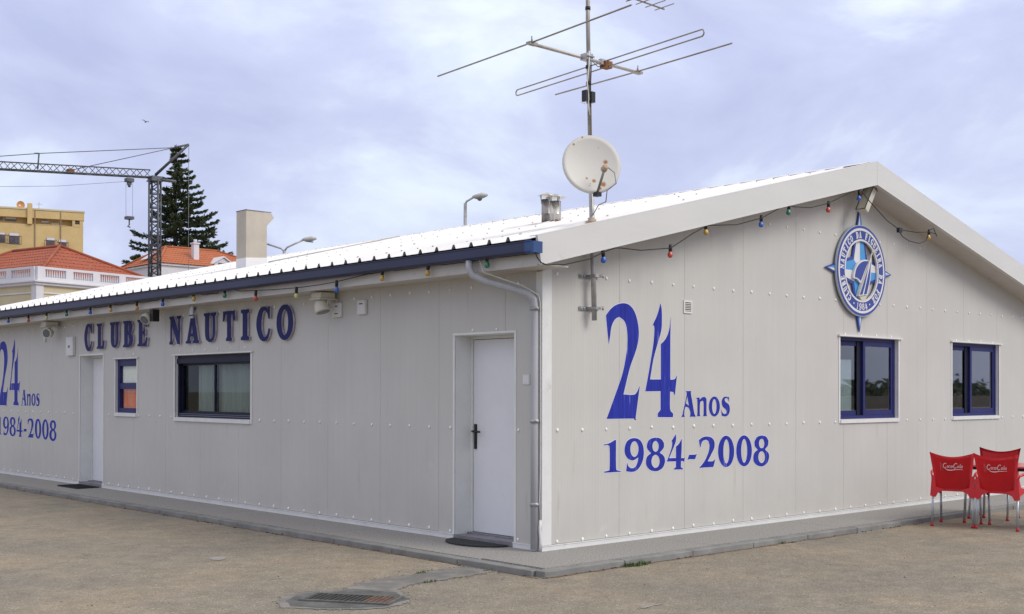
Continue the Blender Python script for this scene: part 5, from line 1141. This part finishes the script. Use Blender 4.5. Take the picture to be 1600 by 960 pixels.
J1 = J0+jdir*16.9; J1.z = J0.z+.12
sd_ = Vector((-jdir.y, jdir.x, 0)).normalized()
mb = MB(); lattice(mb, J0+jdir*.3+Vector((0,0,.25)), J1+Vector((0,0,.28)), .50, 38, sd_, (0,0,1), .045, .025, tri=True); mb.build('jib', STEEL, crane)
mb = MB(); mb.box((-.36, -.36, zt-.05), (.36, .36, zt+.22)); mb.box((-.42, -.42, zt-.12), (.42, .42, zt-.051)); mb.build('slewing_head', STEEL, crane)
apex = at(295, 226, 80.0)-Vector((cx0, cy0, GZ)); top2 = at(272, 231, 79.6)-Vector((cx0, cy0, GZ))
mb = MB()
for s in (-.22, .22): mb.tube([sd_*s+Vector((0,0,zt+.3)), apex+sd_*s*.3], .07, 6)
for k in range(7):
    a = Vector((0,0,zt+.3)).lerp(apex, k/7); b = Vector((0,0,zt+.3)).lerp(apex, (k+1)/7); s0, s1 = .22*(1-.7*k/7), .22*(1-.7*(k+1)/7)
    mb.tube([a+sd_*s0*(1 if k % 2 else -1), b-sd_*s1*(1 if k % 2 else -1)], .035, 4)
mb.tube([apex, top2], .07, 6); mb.build('a_frame', STEEL, crane)
cj = at(275, 284, 80)-Vector((cx0, cy0, GZ)); mb = MB(); mb.tube([(0,0,zt+.05), cj], .11, 6); mb.build('counter_jib', STEEL, crane)
mb = MB(); mb.tube([apex, apex+Vector((0,0,-apex.z+.5))], .018, 4)
post = at(61, 240, 78.2)-Vector((cx0, cy0, GZ)); pb = at(59, 264, 78.2)-Vector((cx0, cy0, GZ))
mb.tube([top2, post, at(-160, 256, 76)-Vector((cx0, cy0, GZ))], .028, 4); mb.tube([top2, at(112, 266, 78.9)-Vector((cx0, cy0, GZ))], .026, 4)
mb.tube([at(195, 284, 79.5)-Vector((cx0, cy0, GZ)), at(90, 291, 78.6)-Vector((cx0, cy0, GZ)), at(-100, 293, 76.9)-Vector((cx0, cy0, GZ))], .012, 4)
mb.build('stay_cable', mat('stay_rope', (.16,.17,.19), .6), crane)
mb = MB(); mb.tube([pb, post], .05, 6); mb.tube([post, post-Vector((RT.x, RT.y, 0))*.3], .05, 6); mb.build('king_post', STEEL, crane)
mb = MB(); tr = at(202, 282, 79.6)-Vector((cx0, cy0, GZ)); mb.box(tuple(tr-Vector((.24,.24,.12))), tuple(tr+Vector((.24,.24,.12)))); mb.box(tuple(tr-Vector((.12,.12,.30))), tuple(tr+Vector((.12,.12,-.11)))); mb.sphere(tr-Vector((0,0,.36)), .12, 8, 5); mb.build('trolley', STEEL, crane)
hk = at(202, 342, 79.6)-Vector((cx0, cy0, GZ)); mb = MB()
for s in (-.16, .16): mb.tube([tr+Vector((s,-s,-.2)), hk+Vector((s,-s,.1))], .011, 4)
mb.build('hoist_rope', bpy.data.materials['stay_rope'], crane)
mb = MB(); mb.box(tuple(hk-Vector((.24,.24,.05))), tuple(hk+Vector((.24,.24,.14)))); mb.tube([hk-Vector((0,0,.05)), hk-Vector((0,0,.42)), hk-Vector((.08,-.08,.5)), hk-Vector((-.05,.05,.58))], .045, 6); mb.build('hook_block', STEEL, crane)
wb = at(110, 267, 78.9)-Vector((cx0, cy0, GZ)); mb = MB(); mb.box(tuple(wb-Vector((.2,.2,.12))), tuple(wb+Vector((.2,.2,.1)))); mb.build('winch', RUST, crane)

# Norfolk Island pine
def pine():
    b = at(273, 615, 100); T = thing('norfolk_pine', 'tall dark green norfolk island pine with tiered branches behind the crane', 'tree', loc=(b.x, b.y, GZ))
    H = at(274, 228, 100).z-GZ
    mb = MB(); mb.tube([(0,0,0), (0,0,H*.5), (0,0,H*.9), (0,0,H)], [.38, .24, .08, .02], 10); mb.build('trunk', mat('pine_bark', (.06,.05,.042), .9, var=.3, vscale=6, bump=.4, bscale=8), T)
    rr = random.Random(11); fb = MB(); br = MB()
    z = 3.0
    def tuft(p, d, L_, w):
        """one upswept foliage brush made of narrow leaf blades"""
        d = d.normalized(); a = d.cross(Vector((0,0,1)));
        if a.length < .01: a = Vector((1,0,0))
        a.normalize(); c = a.cross(d)
        for k in range(5):
            th = rr.uniform(0, 6.28); o = (a*math.cos(th)+c*math.sin(th)); l_ = L_*rr.uniform(.6, 1.1)
            s = p+o*w*.25; e = p+d*l_+o*w*.8; wv = (o.cross(d)).normalized()*w*.55; m_ = s.lerp(e, .5)
            fb.face([s, m_+wv, e, m_-wv])
    while z < H-.3:
        f = (H-z)/H
        # long low boughs, a slim waist, a narrow top
        Lb = (.35+8.6*f**1.55 if f < .62 else 3.9+2.4*(f-.62)/.38)
        Lb = .35+9.6*f if f < .40 else 4.2+1.0*(f-.4)
        n = (9 if f > .28 else 7) if f > .12 else 5; a0 = rr.uniform(0, 6.28)
        for k in range(n):
            a = a0+2*math.pi*k/n+rr.uniform(-.22, .22); u = Vector((math.cos(a), math.sin(a), 0)); rt = u.dot(RT)
            side = 1.05 if rt > .2 else (.92 if rt < -.2 else .95)
            if rt < -.2 and f < .33: side = .48+.3*f
            L_ = Lb*side*rr.uniform(.72, 1.12)
            if rr.random() < .07: continue
            dead = rt < -.3 and rr.random() < .38
            P = []; m = 10; dz_ = rr.uniform(-.22, .22)*(.4+f)
            for i in range(m+1):
                s = i/m; P.append(Vector((0,0,z+dz_))+u*L_*s+Vector((0,0, L_*(-.13*s-.10*s*(1-s)+.16*s**3+(.12*s if f < .3 else 0)))))
            br.tube(P, [.05*(1-s_/m*.85)*(.4+f) for s_ in range(m+1)], 4, cap=False)
            if dead: continue
            sd2 = Vector((-u.y, u.x, 0))
            ns = int(14+L_*15)
            for q_ in range(ns):
                s = .12+.88*(q_/ns)**.8; i = min(m-1, int(s*m)); p = P[i].lerp(P[i+1], s*m-i)
                if rr.random() < .10: continue
                wd = (.14+.30*L_*.5*math.sin(math.pi*min(1, s*.85+.1)))*rr.uniform(.15, 1)
                for sgn in (-1, 1):
                    if rr.random() < .12: continue
                    e = p+sd2*sgn*wd+u*wd*.5+Vector((0,0,rr.uniform(-.18,.22)*(.5+f)))
                    tuft(p.lerp(e, rr.uniform(.2, 1)), u*.8+sd2*sgn*.6+Vector((0,0,rr.uniform(-.1, .9))), .26+.14*f, .095)
                tuft(p, u+Vector((0,0,.55)), .26, .085)
        z += .50+.12*f
    for _ in range(10): tuft(Vector((0,0,H-rr.uniform(0, 1.0))), Vector((rr.uniform(-1,1), rr.uniform(-1,1), 1.3)), .4, .1)
    kind(br.build('branches', bpy.data.materials['pine_bark'], T, recalc=False), 'stuff')
    fo = fb.build('foliage', mat('pine_needles', (.045,.070,.038), .8, col2=(.12,.155,.075), vscale=.9, ramp=(.38,.66)), T, recalc=False); kind(fo, 'stuff')
pine()

# ---- houses
PLY = mat('yellow_plaster', (.60, .44, .20), .85, var=.08, vscale=.6); PLW = mat('white_plaster', (.66, .65, .68), .8, var=.05, vscale=.8); PLB = mat('pale_yellow_plaster', (.58, .50, .33), .85, var=.05, vscale=.7)
TILE = mat('terracotta_tile', (.31, .075, .035), .85, col2=(.37, .10, .05), vscale=2.2, ramp=(.3, .7)); TILE2 = mat('orange_tile', (.40, .115, .045), .85, col2=(.46, .145, .06), vscale=2, ramp=(.3, .7))
WING = mat('far_window', (.10, .11, .13), .2, var=.3, vscale=1); RAILM = mat('rail_dark_red', (.14, .07, .075), .6)
scuffs(PLY, (.40, .30, .15), .55); scuffs(PLW, (.45, .43, .42), .58); scuffs(PLB, (.42, .36, .24), .56); scuffs(TILE, (.20, .075, .045), .52); scuffs(TILE2, (.25, .10, .06), .54)
def tile_courses(parent, A, B, C, D_, m, rows, name='roof_tile_course'):
    """sloping tiled face A-B (eave) to D-C (ridge), laid as overlapping tile courses"""
    A, B, C, D_ = map(Vector, (A, B, C, D_)); nrm = (B-A).cross(D_-A).normalized()
    if nrm.z < 0: nrm = -nrm
    for r in range(rows):
        f0, f1 = r/rows, (r+1)/rows
        p0, p1, p2, p3 = A.lerp(D_, f0), B.lerp(C, f0), B.lerp(C, f1), A.lerp(D_, f1)
        mb = MB(); n = max(1, int((p1-p0).length/.26)); h = .03
        up0 = nrm*h*.5
        pts_lo = []; pts_hi = []
        for i in range(2*n+1):
            s = i/(2*n); bumpz = nrm*(.02 if i % 2 else 0); pts_lo.append(p0.lerp(p1, s)+up0+bumpz); pts_hi.append(p3.lerp(p2, s)+bumpz)
        for i in range(2*n): mb.face([pts_lo[i], pts_lo[i+1], pts_hi[i+1], pts_hi[i]])
        mb.face([p0, p1, pts_lo[-1], pts_lo[0]])
        mb.build(name, m, parent, recalc=False)
def house1():
    o = LD(-24.0, 60, GZ); ux = Vector((RT.x*.566+Fh.x*.824, RT.y*.566+Fh.y*.824, 0)); ang = math.atan2(ux.y, ux.x)
    t = thing('house', 'pale yellow house with white balustrade and low dark red hipped roof', 'house', loc=tuple(o), rz=ang)
    # local x along the right wall (u), local y along the left wall (v = rotated +90)
    Lx, Ly = 8.6, 13.0; ZP = 7.86; 
    MB().box((0, 0, 0), (Lx, Ly, 6.9)).build('wall', PLB, t)
    mb = MB(); mb.box((-.16, -.16, 6.93), (Lx+.16, Ly+.16, 7.06)); mb.box((-.10, -.10, 6.90), (Lx+.10, Ly+.10, 6.929)); mb.box((-.28, -.28, 7.0605), (Lx+.28, Ly+.28, 7.13)); mb.build('cornice', PLW, t)
    mb = MB(); mb.box((-.05, -.05, 6.50), (Lx+.05, Ly+.05, 6.57)); mb.build('string_course', PLW, t)
    for (x, y) in ((-.07, -.07), (Lx-.35, -.07), (-.07, Ly-.35)): MB().box((x, y, 0), (x+.42, y+.42, 6.899)).build('pilaster', PLW, t)
    # parapet: low wall, piers and balusters between rails
    def run(ax, L_):
        n = 5 if ax == 0 else 6; pier = .42; bay = (L_-pier*(n+1))/n
        B = (lambda a, b, c, e, d0=-.08, d1=.12: MB().box((a, d0, c), (b, d1, e))) if ax == 0 else (lambda a, b, c, e, d0=-.08, d1=.12: MB().box((d0, a, c), (d1, b, e)))
        st_ = .125 if ax == 1 else 0
        B(st_, L_, 7.1305, 7.34).build('parapet_base', PLW, t); B(st_, L_, 7.74, ZP).build('parapet_rail', PLW, t)
        for k in range(n+1): 
            a = k*(bay+pier)+(st_ if k == 0 else 0); B(a, k*(bay+pier)+pier, 7.3405, 7.7395).build('parapet_pier', PLW, t)
        for k in range(n):
            a = k*(bay+pier)+pier
            m = 9
            for j in range(m):
                c = a+(j+.5)*bay/m; mb = MB(); p = (c, .02) if ax == 0 else (.02, c)
                mb.tube([(p[0], p[1], 7.3405), (p[0], p[1], 7.45), (p[0], p[1], 7.62), (p[0], p[1], 7.7395)], [.03, .05, .028, .04], 6, cap=False); mb.build('baluster', PLW, t)
    run(0, Lx); run(1, Ly)
    e = .35; zr = 9.55; ze = 7.50; h2 = Lx/2
    MB().box((e, e, 6.91), (Lx-e, Ly-e, ze-.01)).build('attic_wall', PLW, t)
    A, B, C, D_ = (e, e, ze), (Lx-e, e, ze), (Lx-e, Ly-e, ze), (e, Ly-e, ze); R1, R2 = (h2, h2, zr), (h2, Ly-h2, zr)
    rf = bpy.data.objects.new('roof', None); COL.objects.link(rf); rf.parent = t
    tile_courses(rf, A, B, R1, R1, TILE, 9); tile_courses(rf, B, C, R2, R1, TILE, 9); tile_courses(rf, C, D_, R2, R2, TILE, 9); tile_courses(rf, D_, A, R1, R2, TILE, 9)
    for p, q in ((A, R1), (B, R1), (C, R2), (D_, R2), (R1, R2)): mb = MB(); mb.tube([Vector(p)+Vector((0,0,.06)), Vector(q)+Vector((0,0,.06))], .09, 6); mb.build('hip_tile', TILE, rf)
    # dark arched window head in the left part
    for y in (2.6, 5.2, 7.8): MB().box((-.03, y, 4.2), (.01, y+1.1, 6.0)).build('window', WING, t)
    for x in (1.6, 4.2): MB().box((x, -.03, 4.2), (x+1.1, .01, 6.0)).build('window', WING, t)
house1()
def house2():
    a = R(42); o = LD((250-800)/FOC*85, 85, GZ); ux = RT*math.cos(a)+Fh*math.sin(a); ang = math.atan2(ux.y, ux.x)
    t = thing('house', 'white house with bright orange tiled roof, white chimney and small dormer', 'house', loc=tuple(o), rz=ang)
    Lx, Ly, ZE = 9.5, 6.2, 10.72
    MB().box((0, 0, 0), (Lx, Ly, ZE-.02)).build('wall', PLW, t)
    mb = MB(); mb.box((-.15, -.15, ZE-.15), (Lx+.15, Ly+.15, ZE-.019)); mb.build('cornice', PLW, t)
    e = -.25; h = Ly/2; zr = ZE+1.55; A, B, C, D_ = (e, e, ZE), (Lx-e, e, ZE), (Lx-e, Ly-e, ZE), (e, Ly-e, ZE); R1, R2 = (1.9, h, zr), (Lx-3.4, h, zr)
    rf = bpy.data.objects.new('roof', None); COL.objects.link(rf); rf.parent = t
    tile_courses(rf, A, B, R2, R1, TILE2, 8); tile_courses(rf, B, C, R2, R2, TILE2, 8); tile_courses(rf, C, D_, R1, R2, TILE2, 8); tile_courses(rf, D_, A, R1, R1, TILE2, 8)
    for p, q in ((A, R1), (B, R2), (C, R2), (D_, R1), (R1, R2)): mb = MB(); mb.tube([Vector(p)+Vector((0,0,.05)), Vector(q)+Vector((0,0,.05))], .09, 6); mb.build('hip_tile', TILE2, rf)
    # chimney, skylight, dormer on the visible slopes
    x, y = 3.05, .9; MB().box((x, y, ZE), (x+.42, y+.42, zr+.15)).build('chimney', PLW, t)
    MB().box((x-.06, y-.06, zr+.1505), (x+.48, y+.48, zr+.26)).build('chimney_cap', PLW, t); mb = MB(); mb.tube([(x+.21, y+.21, zr+.26), (x+.21, y+.21, zr+.5)], .13, 8); mb.build('chimney_pot', PLW, t)
    # skylight lies on the left hip face
    n0 = Vector((e, Ly-e, ZE)); f = lambda s, r: (Vector(D_).lerp(Vector(A), s)).lerp(Vector(R1), r)+Vector((-.12, 0, .16))
    mb = MB(); mb.face([f(.42, .22), f(.62, .22), f(.66, .62), (f(.40, .62))]); mb.build('skylight', mat('skylight_glass', (.62,.64,.68), .2), t)
    dx = 5.0; mb = MB(); mb.prism([[(-.75, 0), (.75, 0), (.75, .22), (0, .68), (-.75, .22)]], (dx, .05, ZE+.06), (1,0,0), (0,0,1), (0,1,0), 0, 1.6); dd = mb.build('dormer', PLW, t)
    mb = MB()
    for s in (-1, 1): mb.prism([[(0, .70), (s*.95, .12), (s*.95, .20), (0, .80)]], (dx, .05, ZE+.06), (1,0,0), (0,0,1), (0,1,0), -.12, 1.7)
    mb.build('dormer_roof', PLW, dd); MB().box((dx-.42, .02, ZE+.08), (dx+.42, .048, ZE+.34)).build('window', WING, dd)
    MB().box((1.2, -.03, 8.0), (2.2, .01, 9.6)).build('window', WING, t)
house2()
def apartment():
    D1 = 128; o = LD((129-800)/FOC*D1, D1, GZ); ux = (LD((0-800)/FOC*124.6, 124.6)-LD((129-800)/FOC*D1, D1)); ux.z = 0; ux.normalize(); ang = math.atan2(ux.y, ux.x)
    t = thing('apartment_block', 'ochre yellow apartment block with flat roof and recessed top floor behind the red roofs', 'building', loc=tuple(o), rz=ang)
    S = D1/FOC                                           # metres per photo pixel at that distance
    X = lambda px: (129-px)*S*1.0; Z = lambda py: (616-py)*S+1.6
    zt = Z(338); W_ = X(-90)
    YD = 1 if ux.cross(Vector((Fh.x, Fh.y, 0))).z > 0 else -1       # local +y away from viewer?
    def B(x0, x1, z0, z1, y0, y1, name, m, par=t):
        ya, yb = y0*YD, y1*YD
        return MB().box((min(x0, x1), min(ya, yb), min(z0, z1)), (max(x0, x1), max(ya, yb), max(z0, z1))).build(name, m, par)
    zf = Z(361)
    B(0, W_, 0, zf, 0, 14, 'wall', PLY); B(0, W_, zf+.002, zt-.9, .75, 14, 'penthouse_wall', PLY)
    B(-.1, W_+.1, zt-.9, zt-.05, -.05, 14.1, 'roof_parapet', PLY); B(-.15, W_+.15, zt-.0495, zt+.12, -.12, 14.2, 'parapet_coping', PLB)
    B(X(55), X(48), zf, zt+.6, -.25, .6, 'pillar', PLY); B(X(117), X(113), zf+.003, zt-.91, 0, .5, 'pillar', PLY); B(0, .35, zf+.003, zt-.91, 0, .5, 'pillar', PLY)
    B(.36, X(114.5), zf-.02, zf+.25, -.03, .12, 'balcony_wall', PLY); B(X(117)+.8, X(57), zf-.02, zf+.05, -.03, .12, 'balcony_wall', PLY)
    for (a, b, c, d) in ((13, 0, 349, 356), (33, 17, 351, 357.5), (80, 68, 353.5, 360), (95, 83, 356, 361.5), (126, 117, 352, 357), (-8, -25, 349, 357)):
        wdw = B(X(a), X(b), max(Z(d), zf+.3), Z(c), .66, .76, 'window', WING)
        B(X(a)+.03, X(b)-.03, Z(c)-.18, Z(c)-.01, .62, .655, 'shutter', PLW, wdw)
    for (a, b, c, d) in ((18, 2, 376, 391), (38, 21, 376, 392), (89, 74, 380, 396), (106, 92, 382, 398), (-20, -36, 376, 391)):
        for k in range(4):
            dz = -k*3.2; wdw = B(X(a)+.1, X(b)-.1, Z(d)+dz, Z(c)+dz, -.04, .02, 'window', WING)
            B(X(a)+.12, X(b)-.12, Z(c)+dz-.30, Z(c)+dz-.02, -.09, -.045, 'shutter', PLW, wdw); B((X(a)+X(b))/2-.03, (X(a)+X(b))/2+.03, Z(d)+dz, Z(c)+dz-.31, -.07, -.045, 'mullion', RAILM, wdw)
            if k == 0:
                mb = MB(); z1 = Z(d)+.75
                for q in range(9): xx = X(a)-.1+(X(b)-X(a)+.2)*q/8; mb.tube([(xx, -.35*YD, Z(d)-.1), (xx, -.35*YD, z1)], .02, 4)
                mb.tube([(X(a)-.1, -.35*YD, z1), (X(b)+.1, -.35*YD, z1)], .035, 4); mb.tube([(X(a)-.1, -.35*YD, Z(d)-.1), (X(b)+.1, -.35*YD, Z(d)-.1)], .035, 4); mb.build('balcony_rail', RAILM, wdw)
    for px, z1 in ((59, zt-.1), (96, zt-.1)):
        mb = MB(); mb.tube([(X(px), -.08*YD, 2), (X(px), -.08*YD, z1)], .05, 5); mb.build('drain_pipe', mat('dull_pipe', (.22,.17,.12), .7) if 'dull_pipe' not in bpy.data.materials else bpy.data.materials['dull_pipe'], t)
    # rooftop dish and poles
    dd = thing('rooftop_dish', 'small orange satellite dish on the ochre apartment roof', 'satellite dish', loc=tuple(at(31, 330, 127.5)))
    mb = MB(); mb.tube([(0,0,-.2), (0,0,.5)], .05, 6); mb.build('stand', GALV, dd)
    mb = MB(); a = (CAM-at(31, 323, 127.5)).normalized(); a = (a+Vector((RT.x, RT.y, 0))*.6).normalized(); c = Vector((0,0,.62)); mb.tube([c, c+a*.06, c+a*.2], [.08, .32, .46], 14, cap=False); mb.build('reflector', mat('orange_dish', (.62,.30,.10), .6), dd)
    mb = MB(); mb.tube([(0,0,0), (0,0,1.2)], .035, 5); mb.tube([(-.3,0,1.0), (.3,0,1.0)], .02, 4); q = mb.build('rooftop_aerial', GALV, loc=tuple(at(61, 334, 127.5))); tag(q, 'thin grey aerial on the roof of the ochre apartment block', 'aerial')
apartment()

# gull in the sky
g_ = at(228, 191, 105); mb = MB(); mb.tube([(-.16,0,0), (-.08,0,0), (.05,0,.01), (.14,0,.03), (.19,0,.025)], [.01, .045, .055, .03, .008], 8)
for s in (-1, 1): mb.face([(.05, s*.03, .03), (-.06, s*.03, .03), (-.05, s*.26, .14), (.04, s*.28, .15)]); mb.face([(.04, s*.28, .15), (-.05, s*.26, .14), (-.10, s*.55, .09)])
gl_ = tag(mb.build('gull', mat('gull_grey', (.25,.25,.27), .8), loc=tuple(g_)), 'tiny gull flying in the sky above the crane', 'bird'); gl_.rotation_euler = (0, R(-12), R(-70))

# tree line and low wall across the road behind the camera's right shoulder: they show as reflections in the gable windows
def far_belt():
    rr = random.Random(5); mb = MB()
    for i in range(26):
        x = 60+i*5.2+rr.uniform(-2, 2); y = -62+rr.uniform(-6, 6)-i*.6; h = rr.uniform(1.6, 3.6)
        for _ in range(60):
            p = Vector((x+rr.gauss(0, 2.0), y+rr.gauss(0, 2.0), h*.55+rr.gauss(0, h*.18))); s = rr.uniform(.5, 1.1)
            mb.face([p+Vector((rr.uniform(-s, s), rr.uniform(-s, s), rr.uniform(-s, s))) for _ in range(3)])
        mb.tube([(x, y, GZ), (x, y, h*.5)], .2, 5)
    o = mb.build('tree_belt', mat('far_leaves', (.10,.12,.075), .8, var=.4, vscale=.2), recalc=False); kind(o, 'stuff'); o['label'] = 'far line of trees across the harbour road'
    MB().box((30, -52, GZ), (240, -51.5, 1.1)).build('quay_wall', mat('quay_concrete', (.30,.26,.22), .9, var=.2)) ['kind'] = 'structure'
far_belt()
